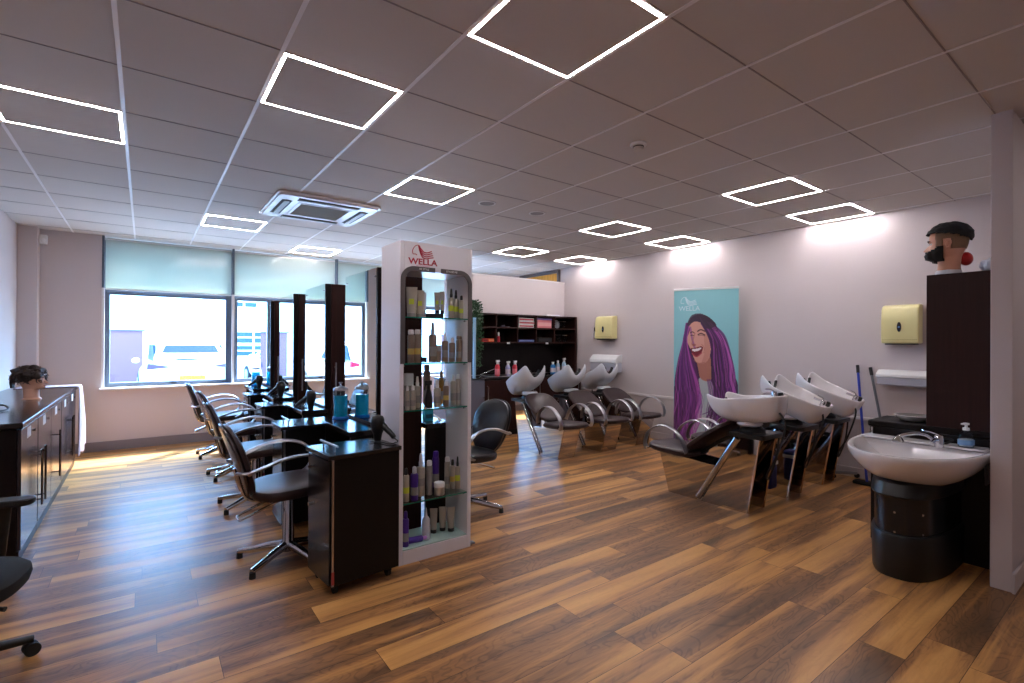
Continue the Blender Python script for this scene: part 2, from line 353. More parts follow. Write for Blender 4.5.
for i in range(4):
    a, c = xs[i]+.02, xs[i+1]-.02
    t = thing('roller_blind', bl[i], 'blind', ((a+c)/2, YW+.045, CEIL), 0, 'roller blinds'); hw = (c-a)/2
    MB().box(-hw, hw, -.001, .001, -.66, -.02).build('fabric', 'blindm', t, smooth=False)
    MB().cyl((-hw, .02, -.035), (hw, .02, -.035), .022).build('roller', 'whitematt', t)
    MB().box(-hw, hw, -.006, .006, -.675, -.655).build('bottom_bar', 'whitematt', t, smooth=False, bevel=.003)

# ------------------------------------------------------------------ ceiling fittings
lights = {(-2, 2): 'square light outline at the far left edge of the ceiling', (1, -2): 'largest square light outline, cut by the top of the picture', (0, 0): 'square light outline near the front, between two bright ceiling bars',
 (2, 2): 'square light outline directly above the product stand', (6, -1): 'square light outline second from the right wall, above the right washing units', (8, -1): 'square light outline farthest right, close above the right wall',
 (6, 5): 'small square light outline far off above the dark shelving', (8, 5): 'small square light outline in the far right corner above the partition', (6, 2): 'square light outline above the banner, in the row away from the wall',
 (8, 2): 'square light outline against the right wall above the banner', (0, 6): 'square light outline to the left of the air conditioning cassette, near the window', (2, 8): 'farthest square light outline, just in front of the window blinds'}
lights.update({(-2, -6): 'unseen square light outline added behind the viewpoint, on the left', (6, -6): 'unseen square light outline added behind the viewpoint, on the right'})  # two unseen lights added behind the camera to brighten the foreground
first = None
for (i, j), lb in lights.items():
    x, y = .798+.6*i, 2.734+.6*j
    if first is None:
        first = t = thing('ceiling_light', lb, 'light', (x, y, CEIL), 0, 'square outline ceiling lights')
        g = MB(); a, w_ = .285, .0085
        g.box(-a, a, -a, -a+w_, -.0040, -.0005); g.box(-a, a, a-w_, a, -.0040, -.0005); g.box(-a, -a+w_, -a+w_, a-w_, -.0040, -.0005); g.box(a-w_, a, -a+w_, a-w_, -.0040, -.0005)
        g.build('led_strip', 'led', t, smooth=False)
        MB().box(-a+w_, a-w_, -a+w_, a-w_, -.0040, -.0005).build('centre_panel', 'tile', t, smooth=False)
    else: dup(first, (x, y, CEIL), 0, lb)
# air conditioning cassette
t = thing('air_conditioner', 'white ceiling cassette air conditioner with grille and louvres near the window', 'air conditioner', (1.395, 5.12, CEIL))
fr = MB(); A = .47; h0, h1 = -.035, -.001
outer = rbox(-A, A, -A, A, 0, 0, .06); 
fr.prism(rbox(-A, A, -A, A, 0, 0, .05), 'z', -.022, -.001); fr.prism(rbox(-A+.02, A-.02, -A+.02, A-.02, 0, 0, .05), 'z', -.034, -.022)
fr.build('housing', 'white', t, bevel=.004)
MB().box(-.25, .25, -.25, .25, -.039, -.034).build('grille_frame', 'white', t, smooth=False, bevel=.003)
g = MB(); 
for k in range(24): g.box(-.225, .225, -.225+k*.019, -.225+k*.019+.008, -.042, -.039)
g.build('grille', colour('filter_grey', (150, 148, 140), .7), t, smooth=False)
for k in range(4):
    mtx = Matrix.Rotation(k*PI/2, 4, 'Z')
    MB().box(-.28, .28, -.40, -.31, -.036, -.034, mtx).build('vent_slot', colour('vent_dark', (30, 36, 44), .6), t, smooth=False)
    MB().box(-.27, .27, -.375, -.33, -.046, -.036, mtx @ Matrix.Translation((0, 0, 0))).build('louvre', colour('louvre_grey', (150, 158, 165), .4), t, smooth=False, bevel=.003)
t = thing('smoke_detector', 'white round smoke detector on the ceiling', 'smoke detector', (2.62, 2.14, CEIL))
MB().lathe([(.052, -.001), (.055, -.012), (.05, -.018), (.001, -.018)]).build('base', 'whitematt', t)
MB().lathe([(.034, -.018), (.034, -.03), (.03, -.042), (.02, -.047), (.001, -.048)]).build('sensor_dome', colour('offwhite', (200, 196, 188), .4), t)
MB().lathe([(.036, -.022), (.0362, -.028)]).build('sensing_slots', 'plasticblack', t)
for (x, y, lb) in ((2.603, 3.919, 'round white ceiling speaker grille nearer the product stand'), (3.209, 3.91, 'round ceiling speaker grille farther right, above the washing units')):
    t = thing('ceiling_speaker', lb, 'speaker', (x, y, CEIL), 0, 'round ceiling speakers')
    MB().lathe([(.085, -.0008), (.085, -.006), (.07, -.009), (.068, -.004)]).build('rim', 'whitematt', t)
    MB().lathe([(.068, -.0008), (.068, -.006), (.001, -.008)]).build('grille', colour('mesh_grey', (150, 148, 150), .6), t)
t = thing('motion_sensor', 'small white sensor box high on the wall beside the column', 'sensor', (-.965, YW, 2.58))
MB().box(-.035, .035, -.055, -.001, -.055, .055).build('body', 'whitematt', t, bevel=.008)
MB().ell((0, -.055, -.01), (.022, .008, .026)).build('lens', colour('lens_white', (235, 235, 235), .2), t)

# ------------------------------------------------------------------ left cabinets
doors = [(4.42, 4.915), (4.92, 6.21), (6.22, 7.50)]
cabs = [(4.315, 4.93, [(4.325, 4.92)], 'dark storage cabinet at the near end of the row, single door', [4.86]),
        (4.94, 6.20, [(4.95, 5.565), (5.575, 6.19)], 'dark two-door storage cabinet in the middle of the row', [5.01, 5.80]),
        (6.21, 7.40, [(6.22, 6.80), (6.81, 7.39)], 'dark two-door storage cabinet at the window end, partly under the cloth', [6.75, 6.86])]
for (y0, y1, ds, lb, hs) in cabs:
    t = thing('storage_cabinet', lb, 'cabinet', (-.897, (y0+y1)/2, 0), 0, 'storage cabinets along the left wall'); oy = (y0+y1)/2
    MB().box(-.27, .262, y0-oy, y1-oy, 0, .83).build('body', 'wenge2', t, smooth=False, bevel=.002)
    for di, (a, c) in enumerate(ds):
        d = MB().box(.264, .282, a-oy, c-oy, .07, .825).build('door', 'doorgloss', t, smooth=False, bevel=.002)
        hy = hs[di]-oy
        hb = MB(); hb.cyl((.315, hy, .21), (.315, hy, .61), .007); hb.cyl((.282, hy, .25), (.315, hy, .25), .005); hb.cyl((.282, hy, .57), (.315, hy, .57), .005)
        hb.build('handle', colour('bronze_steel', (120, 110, 112), .25, 1), d)
        ly = (a+c)/2-oy-.1
        MB().box(.282, .2835, ly, ly+.12, .74, .81).build('paper_label', 'whitematt', d, smooth=False)
        MB().cyl((.282, ly+.25, .76), (.292, ly+.25, .76), .008).build('lock', 'chrome', d)
    MB().box(.262, .275, y0-oy, y1-oy, 0, .065).build('plinth', 'blacklam', t, smooth=False)
wt = MB().box(-1.165, -.605, 4.30, 7.60, .835, .87).build('worktop', 'blacktop', smooth=False, bevel=.006)
tag(wt, 'long glossy black worktop over the cabinets along the left wall', 'worktop')
# cloth over the far end
cm = MB(); n1, n2 = 26, 22; rows = []
prof = [(-1.1, .876), (-.9, .876), (-.7, .877), (-.60, .878), (-.578, .865), (-.572, .82), (-.566, .7), (-.56, .55), (-.553, .40), (-.55, .27), (-.548, .17)]
prof = [(p.x, p.z) for p in arc([(a, 0, b) for a, b in prof], 3)]
for j in range(n2+1):
    s = j/n2; rr = []
    for i, (px, pz) in enumerate(prof):
        drop = max(0, (.86-pz))
        rr.append((px+.014*math.sin(s*22)*min(1, drop*3), 7.60-(1-s)*(.32+.62*drop), pz+(.03*math.sin(s*9) if drop > .6 else 0)))
    rows.append(rr)
cm.rings(rows, cap=False, closed=False)
c = cm.build('draped_cloth', 'towel', solid=.004); tag(c, 'pinkish white cloth draped over the window end of the left worktop', 'cloth')
# cables lying on worktop
for n_, (pts, lb) in enumerate([(([(-1.1, 4.9, .876), (-.98, 5.1, .878), (-.86, 5.25, .9), (-.80, 5.1, .88), (-.9, 4.95, .878), (-1.05, 5.05, .878), (-1.0, 5.2, .885), (-.85, 5.02, .878), (-.95, 4.82, .877)]), 'loose loops of black cable lying on the left worktop in front of the wig')]):
    o = MB().tube(arc(pts, 7), .006, 8).build('cable', 'plasticblack'); tag(o, lb, 'cable')

# ------------------------------------------------------------------ heads
def head_mesh(bearded=False):
    """mannequin head facing -Y, base of neck at z=0, top about .33"""
    # z, front y, back y, half width
    T = [(0, -.058, .062, .062), (.02, -.057, .062, .06), (.05, -.055, .062, .057), (.08, -.055, .064, .057), (.098, -.06, .066, .058), (.108, -.088, .068, .056), (.115, -.1, .07, .058),
         (.13, -.103, .075, .062), (.15, -.1, .084, .066), (.17, -.1, .092, .069), (.19, -.098, .097, .072), (.21, -.096, .1, .075), (.235, -.1, .102, .077), (.26, -.098, .1, .077), (.285, -.088, .09, .072), (.305, -.068, .072, .06), (.32, -.04, .045, .038), (.327, -.01, .015, .01)]
    zs = np.array([t[0] for t in T]); fy = np.array([t[1] for t in T]); by = np.array([t[2] for t in T]); hw = np.array([t[3] for t in T])
    rings = []; N = 56
    for z in np.linspace(0, .327, 72):
        F_, B_, W_ = np.interp(z, zs, fy), np.interp(z, zs, by), np.interp(z, zs, hw)
        r = []
        for k in range(N):
            a = 2*PI*k/N; cx, cy = math.sin(a), -math.cos(a)
            e = 2.3; q = (abs(cx)**e+abs(cy)**e)**(-1/e)
            x = W_*cx*q; y = ((-F_) if cy < 0 else B_)*cy*q
            if cy < 0 and z > .1:
                G = lambda px, pz, sx_, sz: math.exp(-((x-px)/sx_)**2-((z-pz)/sz)**2)
                nose = max(0, min(1, (.205-z)/.045)) if z > .16 else max(0, 1-(.16-z)/.008)
                y -= .034*nose*math.exp(-(x/(.008+.007*nose))**2)*(1 if .15 < z < .21 else 0)
                y += .011*G(.032, .203, .016, .011)+.011*G(-.032, .203, .016, .011)
                y -= .006*G(.032, .203, .010, .007)+.006*G(-.032, .203, .010, .007)
                y -= .006*math.exp(-((z-.222)/.008)**2)*math.exp(-(x/.05)**2)
                y -= .007*G(0, .140, .020, .0045)+.007*G(0, .131, .018, .005)
                y += .004*G(0, .1355, .022, .0015)
                y -= .007*G(0, .114, .016, .009)
            r.append((x, y, z))
        rings.append(r)
    m = MB().rings(rings)
    return m
def head_ears(mb, cx=.074):
    for s in (-1, 1):
        pts = [(s*(cx+.002), -.002, .165), (s*(cx+.008), .012, .172), (s*(cx+.016), .022, .195), (s*(cx+.016), .016, .214), (s*(cx+.008), .0, .217), (s*(cx+.003), -.008, .2)]
        mb.tube(arc(pts, 4), .005, 8); mb.ell((s*(cx+.004), .005, .193), (.008, .015, .022), 10, 8)
def features(parent, brow=True, mat_brow='hair'):
    for s in (-1, 1):
        e = MB().ell((s*.032, -.083, .203), (.012, .009, .0065), 14, 8).build('eye', colour('eye_white', (225, 220, 215), .2), parent)
        MB().ell((s*.032, -.0905, .203), (.005, .002, .005), 12, 6).build('iris', colour('iris', (60, 40, 30), .2), e)
        MB().tube([(s*.014, -.103, .219), (s*.032, -.102, .224), (s*.05, -.088, .219)], [.003, .0035, .002], 8).build('eyebrow', mat_brow, parent)
    MB().tube(arc([(-.022, -.098, .1355), (-.01, -.112, .139), (0, -.114, .1375), (.01, -.112, .139), (.022, -.098, .1355)], 4), [.0015]+[.0045]*15+[.0015], 8).build('lips', colour('lip', (165, 92, 84), .4), parent)

t = thing('mannequin_head', 'bearded male training head with dark swept hair on top of the tall dark cabinet', 'mannequin head', (4.33, .93, 1.850), R(186))
hm = head_mesh(); head_ears(hm)
hm.build('head', 'skin', t, loc=(0, 0, .012)); features(t)
for ch in t.children:
    if ch.name.split('.')[0] != 'head': ch.location.z += .012
MB().lathe([(.066, 0), (.068, .004), (.064, .03), (.058, .034)], sy=1.03).build('collar', 'whitematt', t)
def shell(zf, off, mask, name, m, parent, nz=40, N=64, z0=.1, z1=.34, rough=.0, sub=0):
    """hair shell over the head; mask(a, z) tells where hair grows; off(a, z) thickness"""
    T = [(.06, -.055, .064, .057), (.098, -.06, .066, .058), (.108, -.088, .068, .056), (.115, -.1, .07, .058), (.13, -.103, .075, .062), (.15, -.1, .084, .066), (.17, -.1, .092, .069), (.19, -.098, .097, .072), (.21, -.096, .1, .075), (.235, -.1, .102, .077), (.26, -.098, .1, .077), (.285, -.088, .09, .072), (.305, -.068, .072, .06), (.32, -.04, .045, .038), (.327, -.01, .015, .01)]
    A_ = np.array(T); vs = []; fs = []; idx = {}
    zs = np.linspace(z0, .327, nz)
    for i, z in enumerate(zs):
        F_, B_, W_ = (np.interp(z, A_[:, 0], A_[:, j]) for j in (1, 2, 3))
        for k in range(N):
            a = 2*PI*k/N; cx, cy = math.sin(a), -math.cos(a); q = (abs(cx)**2.3+abs(cy)**2.3)**(-1/2.3)
            x = W_*cx*q; y = (-F_ if cy < 0 else B_)*cy*q
            o_ = off(a, z)
            p = Vector((x, y, z)); nrm = Vector((x, y, (z-.22)*1.2 if z > .24 else 0)).normalized()
            p += nrm*(o_+rough*noise.noise(p*45))
            p += Vector(zf(a, z, p)); vs.append(p)
    for i in range(nz-1):
        for k in range(N):
            a = 2*PI*(k+.5)/N; z = (zs[i]+zs[i+1])/2
            if mask(a if a < PI else a-2*PI, z): fs.append((i*N+k, i*N+(k+1) % N, (i+1)*N+(k+1) % N, (i+1)*N+k))
    if mask(0, .327): fs.append(tuple((nz-1)*N+k for k in range(N)))
    used = sorted({v for f_ in fs for v in f_}); mp_ = {v: i for i, v in enumerate(used)}
    mb = MB().add([vs[v] for v in used], [[mp_[v] for v in f_] for f_ in fs])
    return mb.build(name, m, parent, solid=.004 if not rough else .006)
lift = Vector((0, 0, .012))
o = shell(lambda a, z, p: (0, .006*max(0, p.y)*10*0, 0), lambda a, z: .0035, lambda a, z: abs(a) > .95 and .155 < z < .3 and (abs(a) > 1.75 or z > .225 or (abs(a) < 1.35 and z > .15)), 'shaved_sides', 'fade', t, z0=.12); o.location = lift
o = shell(lambda a, z, p: (0, .005 if p.y > 0 else .002, -.008), lambda a, z: .010+.016*max(0, min(1, (z-.21)/.05)), lambda a, z: z > (.266 if abs(a) < 1.1 else .266-.052*min(1, (abs(a)-1.1)/2)), 'hair', 'hair', t, z0=.2, nz=34, rough=.006); o.location = lift
o = shell(lambda a, z, p: (0, -.006, -.01 if z < .12 else 0), lambda a, z: .012+.006*math.cos(a), lambda a, z: abs(a) < 1.45 and z < (.128 if abs(a) < .28 else .128+.05*min(1, (abs(a)-.28)/1.0)) and z > .09, 'beard', 'hair', t, z0=.088, nz=30, rough=.006); o.location = lift
MB().tube(arc([(-.032, -.100, .138), (-.016, -.112, .148), (0, -.114, .148), (.016, -.112, .148), (.032, -.100, .138)], 4), .0075, 8).build('moustache', 'hair', t, loc=lift)
MB().ell((-.035, .085, .105), (.035, .036, .045), 24, 16).build('red_clip', colour('red_plastic', (176, 22, 28), .3), t)
bag = MB().ell((0, 0, 0), (.06, .05, .045), 28, 18)
bag.v = [tuple(Vector(p)*(1+.35*noise.noise(Vector(p)*30))) for p in bag.v]
o = bag.build('plastic_bag', colour('bag_white', (215, 218, 228), .3)); o.location = (4.30, .712, 1.892); tag(o, 'crumpled white plastic bag on the tall dark cabinet by the wall end', 'bag')

# wig head on left worktop
t = thing('wig_head', 'training head with short curly dark brown hair on the left worktop', 'mannequin head', (-.785, 5.97, .871), R(78)); t.scale = (.86, .86, .86)
hm = head_mesh(); head_ears(hm); hm.build('head', 'skinpale', t); features(t, mat_brow='hairbrown')
MB().lathe([(.075, 0), (.074, .006), (.062, .02), (.058, .022)]).build('base', 'skinpale', t)
hair = MB().ell((0, .022, .25), (.112, .128, .095), 48, 30)
hair.v = [tuple(Vector(p)+(Vector(p)-Vector((0, .02, .25))).normalized()*(.03*noise.noise(Vector(p)*22)+.014*noise.noise(Vector(p)*60))) for p in hair.v]
for k in range(150):
    a = random.uniform(0, 2*PI); e = random.uniform(-.6, 1.2); c0 = Vector((.105*math.cos(a)*math.cos(e), .022+.120*math.sin(a)*math.cos(e), .245+.095*math.sin(e)))
    if c0.y < -.09 and c0.z < .235: continue
    d = (c0-Vector((0, .02, .25))).normalized(); q = d.orthogonal().normalized(); w2 = d.cross(q); L_ = random.uniform(.03, .055)
    hair.tube([c0+d*L_*s*.6+(q*math.cos(s*5+k)+w2*math.sin(s*5+k))*.014*s-Vector((0, 0, .02))*s*s for s in [0, .25, .5, .75, 1]], [.006, .006, .005, .004, .002], 5)
for k in range(14):
    a = R(60)+k/14*R(60); hair.tube(arc([(.09*math.cos(a)*1.2, .10+.03*math.sin(a), .22), (.09*math.cos(a), .15, .17+.01*(k % 3)), (.05*math.cos(a), .15, .12+.008*(k % 4))], 4), .008, 6)
hair.build('curly_hair', 'hairbrown', t)

# ------------------------------------------------------------------ styling chair
def styling_chair(label):
    t = thing('styling_chair', label, 'chair', (0, 0, 0), 0, 'styling chairs')
    for k in range(5):
        a = R(147+72*k); d = Vector((math.cos(a), math.sin(a), 0))
        mb = MB(); mb.tube([d*.02+Vector((0, 0, .085)), d*.12+Vector((0, 0, .075)), d*.22+Vector((0, 0, .055)), d*.31+Vector((0, 0, .042))], [.030, .026, .021, .017], 12, flat=1.0)
        lg = mb.build('leg', 'chrome', t)
        MB().cyl(d*.302+Vector((0, 0, 0)), d*.302+Vector((0, 0, .036)), .019, .017, 16).build('foot', 'rubber', lg)
    MB().lathe([(.045, .05), (.048, .06), (.046, .1), (.036, .115), (.034, .37), (.030, .385), (.022, .39), (.022, .42)]).build('column', 'chrome', t)
    MB().box(-.11, .11, -.09, .09, .415, .435).build('seat_plate', 'plasticblack', t, bevel=.005)
    lv = MB(); lv.tube(arc([(-.02, .055, .40), (-.14, .055, .36), (-.26, .055, .315), (-.285, .04, .305), (-.285, -.04, .305), (-.26, -.055, .315), (-.14, -.055, .36), (-.02, -.055, .40)], 4), .008, 8)
    lv.build('pump_lever', 'chrome', t)
    # seat: rounded cushion
    rings = []
    for (z, s) in ((.432, .90), (.438, .97), (.455, 1.0), (.478, 1.0), (.492, .97), (.499, .88), (.502, .6), (.503, .2)):
        r = []
        for k in range(40):
            a = 2*PI*k/40; e = 2.6; cx, cy = math.cos(a), math.sin(a); q = (abs(cx)**e+abs(cy)**e)**(-1/e)
            x = .02+.245*cx*q*s; y = .245*cy*q*s*(1-.08*cx); r.append((x, y, z+.012*(x-.02)/.245*1.0-.01*(1 if x > .2 else 0)))
        rings.append(r)
    MB().rings(rings).build('seat', 'leather', t)
    # backrest: oval padded shell leaning back
    def back(off0, off1, sc):
        rings = []
        for (o_, s) in ((off0, .90), (off0+(off1-off0)*.25, .99), (off0+(off1-off0)*.7, 1.0), (off1, .88), (off1+.004, .5), (off1+.005, .1)):
            r = []
            for k in range(40):
                a = 2*PI*k/40; cy, cz = math.cos(a), math.sin(a); e = 2.5; q = (abs(cy)**e+abs(cz)**e)**(-1/e)
                wv = .20+.022*cz*q*(1 if cz > 0 else 1.8); y = wv*cy*q*s*sc; z = .66+.225*cz*q*s*sc
                lean = -.235-.32*(z-.44)+.14*(y*y)*3; r.append((lean+o_, y, z))
            rings.append(r)
        return MB().rings(rings)
    back(0, .045, 1).build('backrest', 'leather', t)
    back(-.018, .004, 1.015).build('back_shell', colour('back_shell_silver', (96, 88, 92), .25, .6), t)
    # frame strut and arms
    sp = MB(); 
    for s in (-1, 1): sp.tube(arc([(-.10, s*.05, .425), (-.2, s*.06, .415), (-.262, s*.06, .46), (-.30, s*.06, .60)], 5), .010, 8)
    sp.build('back_bracket', 'chrome', t)
    for s in (-1, 1):
        pts = [(-.31, s*.185, .62), (-.27, s*.235, .625), (-.20, s*.262, .65), (-.08, s*.275, .69), (.04, s*.278, .70), (.14, s*.272, .675), (.20, s*.262, .62), (.205, s*.25, .55), (.175, s*.238, .50), (.12, s*.225, .47)]
        MB().tube(arc(pts, 6), .024, 10, flat=.42, up=(0, s, .2)).build('armrest', 'alu', t)
        MB().cyl((-.262, s*.215, .625), (-.262, s*.262, .625), .012).build('arm_bolt', 'chrome', t)
    return t
c1 = styling_chair('brown leather styling chair nearest the camera, beside the front trolley')
c1.location = (.75, 3.42, 0)
dup(c1, (.775, 4.72, 0), R(-2), 'second styling chair from the front in the row facing the mirrors')
dup(c1, (.80, 5.86, 0), R(2), 'third styling chair from the front, its back showing behind the second')
dup(c1, (.78, 7.02, 0), R(-3), 'farthest styling chair, closest to the window')
rc = dup(c1, (2.14, 3.52, 0), R(190), 'styling chair with a black back, alone on the right side of the product stand')
for ch in rc.children:
    if ch.name.split('.')[0] == 'leg': ch.rotation_euler = (0, 0, R(-25))
    if ch.name.split('.')[0] in ('backrest', 'seat', 'back_shell'):
        ch.data = ch.data.copy(); ch.data.materials[0] = M['leatherblack']

# ------------------------------------------------------------------ styling stations
XM = 1.28
def station(label, y):
    t = thing('styling_station', label, 'styling station', (XM+.17, y, 0), 0, 'double sided mirror stations')
    w_, d, h = .17, .66, 1.90
    MB().box(-w_+.006, w_-.006, .0, d, 0, h).build('cabinet_body', 'wenge', t, smooth=False, bevel=.003)
    dd = MB().box(-w_+.05, w_-.004, -.018, -.001, .05, h-.005).build('door', 'wenge', t, smooth=False, bevel=.002)
    hb = MB(); hb.cyl((-w_+.085, -.045, .86), (-w_+.085, -.045, 1.20), .007); hb.cyl((-w_+.085, -.018, .9), (-w_+.085, -.045, .9), .005); hb.cyl((-w_+.085, -.018, 1.16), (-w_+.085, -.045, 1.16), .005)
    hb.build('handle', 'alu', dd)
    MB().box(-w_, -w_+.046, -.018, -.001, 0, h-.005).build('edge_post', 'wenge2', t, smooth=False, bevel=.002)
    for s in (-1, 1):
        mm = MB().box(s*w_-.004 if s > 0 else -w_-.0, s*w_+.0 if s > 0 else -w_+.004, .004, d-.004, .82, h-.004).build('mirror', 'mirror', t, smooth=False)
        for (cy, cz) in ((.03, h-.06), (d-.03, h-.06), (.03, .9)):
            MB().box(s*w_-.008, s*w_+.008, cy-.008, cy+.008, cz-.005, cz+.005).build('mirror_clip', 'chrome', mm, bevel=.002)
        sh = MB(); sh.box(*(sorted((s*w_, s*(w_+.21)))), -.09, .53, .765, .80)
        sh.build('shelf', 'blacktop', t, smooth=False, bevel=.003)
        MB().box(*(sorted((s*w_, s*(w_+.20)))), -.085, -.06, .40 if s < 0 else 0, .7645).build('shelf_support', 'wenge2', t, smooth=False)
        MB().box(*(sorted((s*w_, s*(w_+.19)))), .50, .52, .0, .7645).build('shelf_support', 'wenge2', t, smooth=False)
    return t
s1 = station('styling station with mirror behind the product stand, nearest of four', 3.29)
dup(s1, (XM+.17, 4.50, 0), 0, 'second styling station from the front, its dark end with a long handle in full view')
dup(s1, (XM+.17, 5.66, 0), 0, 'third styling station from the front')
dup(s1, (XM+.17, 6.86, 0), 0, 'farthest styling station, closest to the window')

# trolleys
def trolley(label):
    t = thing('salon_trolley', label, 'trolley', (0, 0, 0), 0, 'black salon trolleys')
    W_, D_ = .42, .34    # x, y ; origin at near left corner
    MB().box(.022, W_, .006, D_-.006, .055, .745).build('body', 'blacklam', t, smooth=False, bevel=.003)
    dr = MB().box(.002, .020, .014, D_-.012, .06, .735).build('door', 'blacktop', t, smooth=False, bevel=.002)
    MB().cyl((.002, D_*.8, .665), (-.02, D_*.8, .665), .007).build('knob', 'chrome', dr)
    MB().cyl((.002, .27, .45), (-.018, .27, .45), .010).build('lock', 'chrome', dr)
    MB().box(.012, .024, -.001, .006, .06, .742).build('edge_strip', 'alu', t, smooth=False)
    MB().box(.010, .0262, -.003, -.0012, .07, .14).build('red_tag', colour('tag_red', (150, 60, 66), .6), t, smooth=False)
    MB().box(-.008, W_+.008, -.008, D_+.008, .745, .77).build('top', 'blacktop', t, smooth=False, bevel=.004)
    r = MB(); r.cyl((.06, .04, .805), (.06, D_-.05, .805), .006); r.cyl((.06, .08, .77), (.06, .08, .805), .005); r.cyl((.06, D_-.09, .77), (.06, D_-.09, .805), .005)
    r.build('rail', 'alu', t)
    for (x, y) in ((.05, .05), (W_-.05, .05), (.05, D_-.05), (W_-.05, D_-.05)):
        cs = MB(); cs.cyl((x-.012, y, .024), (x+.012, y, .024), .024, seg=20); cs.box(x-.018, x+.018, y-.016, y+.016, .03, .055); cs.build('castor', 'rubber', t, bevel=.002)
    return t
t1 = trolley('black trolley nearest the camera, against the product stand'); t1.location = (.805, 2.725, 0); t1.rotation_euler = (0, 0, R(5))
dup(t1, (.80, 3.852, 0), 0, 'second black trolley from the front, between the first two chairs')
dup(t1, (.90, 5.18, 0), 0, 'third black trolley from the front, largely hidden behind the second')
dup(t1, (.955, 6.34, 0), 0, 'farthest black trolley, beside the chair nearest the window')

# hair dryers
def dryer(label):
    t = thing('hair_dryer', label, 'hair dryer', (0, 0, 0), 0, 'black hair dryers')
    # barrel axis roughly vertical, nozzle down; handle along +x
    MB().lathe([(.020, .0), (.024, .012), (.03, .05), (.042, .075), (.047, .11), (.045, .145), (.036, .165), (.02, .174), (.002, .176)]).build('barrel', 'plasticblack', t)
    MB().lathe([(.012, .172), (.034, .168), (.036, .16), (.03, .157)]).build('intake_grille', 'rubber', t)
    MB().tube(arc([(.03, 0, .115), (.06, -.01, .088), (.095, -.018, .06), (.125, -.025, .03)], 4), [.022]*4+[.019]*4+[.017]*4+[.014], 12).build('handle', 'plasticblack', t)
    MB().tube(arc([(.12, -.025, .03), (.15, -.03, .008), (.13, -.10, .006), (.10, -.10, .006), (.05, -.06, .006), (-.03, -.06, .006)], 5), .0045, 6).build('cord', 'rubber', t)
    return t
d1 = dryer('black hair dryer on the front trolley, nozzle down'); d1.location = (1.165, 2.965, .7705); d1.scale = (.92, .92, .92); d1.rotation_euler = (0, 0, R(-42))
def fdup(o, loc, rz, lb): return dup(o, loc, rz, lb)
fdup(d1, (1.165, 4.50, .8005), R(170), 'black hair dryer on the second styling shelf')
fdup(d1, (1.165, 5.68, .8005), R(165), 'black hair dryer on the third styling shelf')
fdup(d1, (1.165, 6.90, .8005), R(175), 'black hair dryer on the farthest styling shelf, by the window')
# disinfectant jars
def jar_glass():
    m = thin_glass('jar_glass', (.93, .98, 1)); return m
M['jarglass'] = jar_glass()
M['liquid'] = mat('blue_disinfectant', (20, 176, 214), .05, Transmission_Weight=.45, IOR=1.2)
def jar(label, loc):
    t = thing('disinfectant_jar', label, 'jar', loc, 0, 'blue disinfectant jars')
    MB().lathe([(.058, 0), (.06, .006), (.056, .018), (.052, .022)]).build('base', colour('jar_base_blue', (20, 96, 170), .2), t)
    MB().lathe([(.052, .022), (.052, .215), (.050, .218)]).build('glass', 'jarglass', t)
    MB().lathe([(.049, .023), (.049, .178), (.001, .178)]).build('liquid', 'liquid', t)
    MB().lathe([(.054, .216), (.054, .226), (.048, .236), (.02, .246), (.008, .250), (.006, .268), (.014, .272), (.014, .278), (.001, .28)]).build('lid', 'alu', t)
    MB().cyl((0, 0, .06), (0, 0, .235), .0025).build('lift_rod', 'chrome', t)
    MB().tube([(.012*math.cos(a), .012*math.sin(a), .1) for a in [k*PI/8 for k in range(16)]], .002, 5, closed=True).build('comb_rack', 'chrome', t)
jar('glass jar of blue disinfectant on the nearest styling shelf, reflected in its mirror', (1.198, 3.79, .801))
jar('glass jar of turquoise disinfectant on the farthest styling shelf by the window', (1.19, 7.30, .801))
t = thing('product_box', 'small turquoise box on the shelf behind the product stand', 'box', (1.70, 3.34, .801))
MB().box(-.035, .035, -.02, .02, 0, .082).build('carton', colour('box_turquoise', (20, 158, 190), .35), t, smooth=False, bevel=.001)
MB().box(-.026, .026, -.0207, -.0202, .02, .05).build('print', colour('box_dark_teal', (12, 86, 110), .4), t, smooth=False)
pp = MB(); pp.add([(1.75, 3.24, .802), (1.82, 3.25, .802), (1.82, 3.45, .804), (1.76, 3.42, .86), (1.75, 3.24, .803)], [(0, 1, 2, 3)])
pp = MB().rings([[(1.748, 3.24, .8015), (1.80, 3.30, .8015), (1.82, 3.42, .815), (1.77, 3.44, .85)], [(1.748, 3.24, .8030), (1.80, 3.30, .8030), (1.82, 3.42, .8165), (1.77, 3.44, .8515)]])
o = pp.build('paper_sheet', 'whitematt', smooth=False); tag(o, 'curled white paper lying beside the small turquoise box', 'paper')

# ------------------------------------------------------------------ product stand
SX0, SX1, SY0, SY1, SH = 1.266, 1.786, 2.87, 3.172, 2.017
t = thing('product_stand', 'tall white open display stand with glass shelves of hair products', 'display stand', ((SX0+SX1)/2, SY0, 0))
ox, oy = (SX0+SX1)/2, SY0; hw = (SX1-SX0)/2
MB().box(-hw, -hw+.028, 0, .302, 0, SH-.0).build('side_panel', 'white', t, smooth=False, bevel=.003)
MB().box(hw-.028, hw, 0, .302, 0, SH-.0).build('side_panel', 'white', t, smooth=False, bevel=.003)
MB().box(-hw+.028, hw-.028, 0, .302, 0, .085).build('plinth', 'white', t, smooth=False, bevel=.003)
MB().box(-hw+.028, hw-.028, 0, .302, 1.836, SH).build('header', 'white', t, smooth=False, bevel=.003)
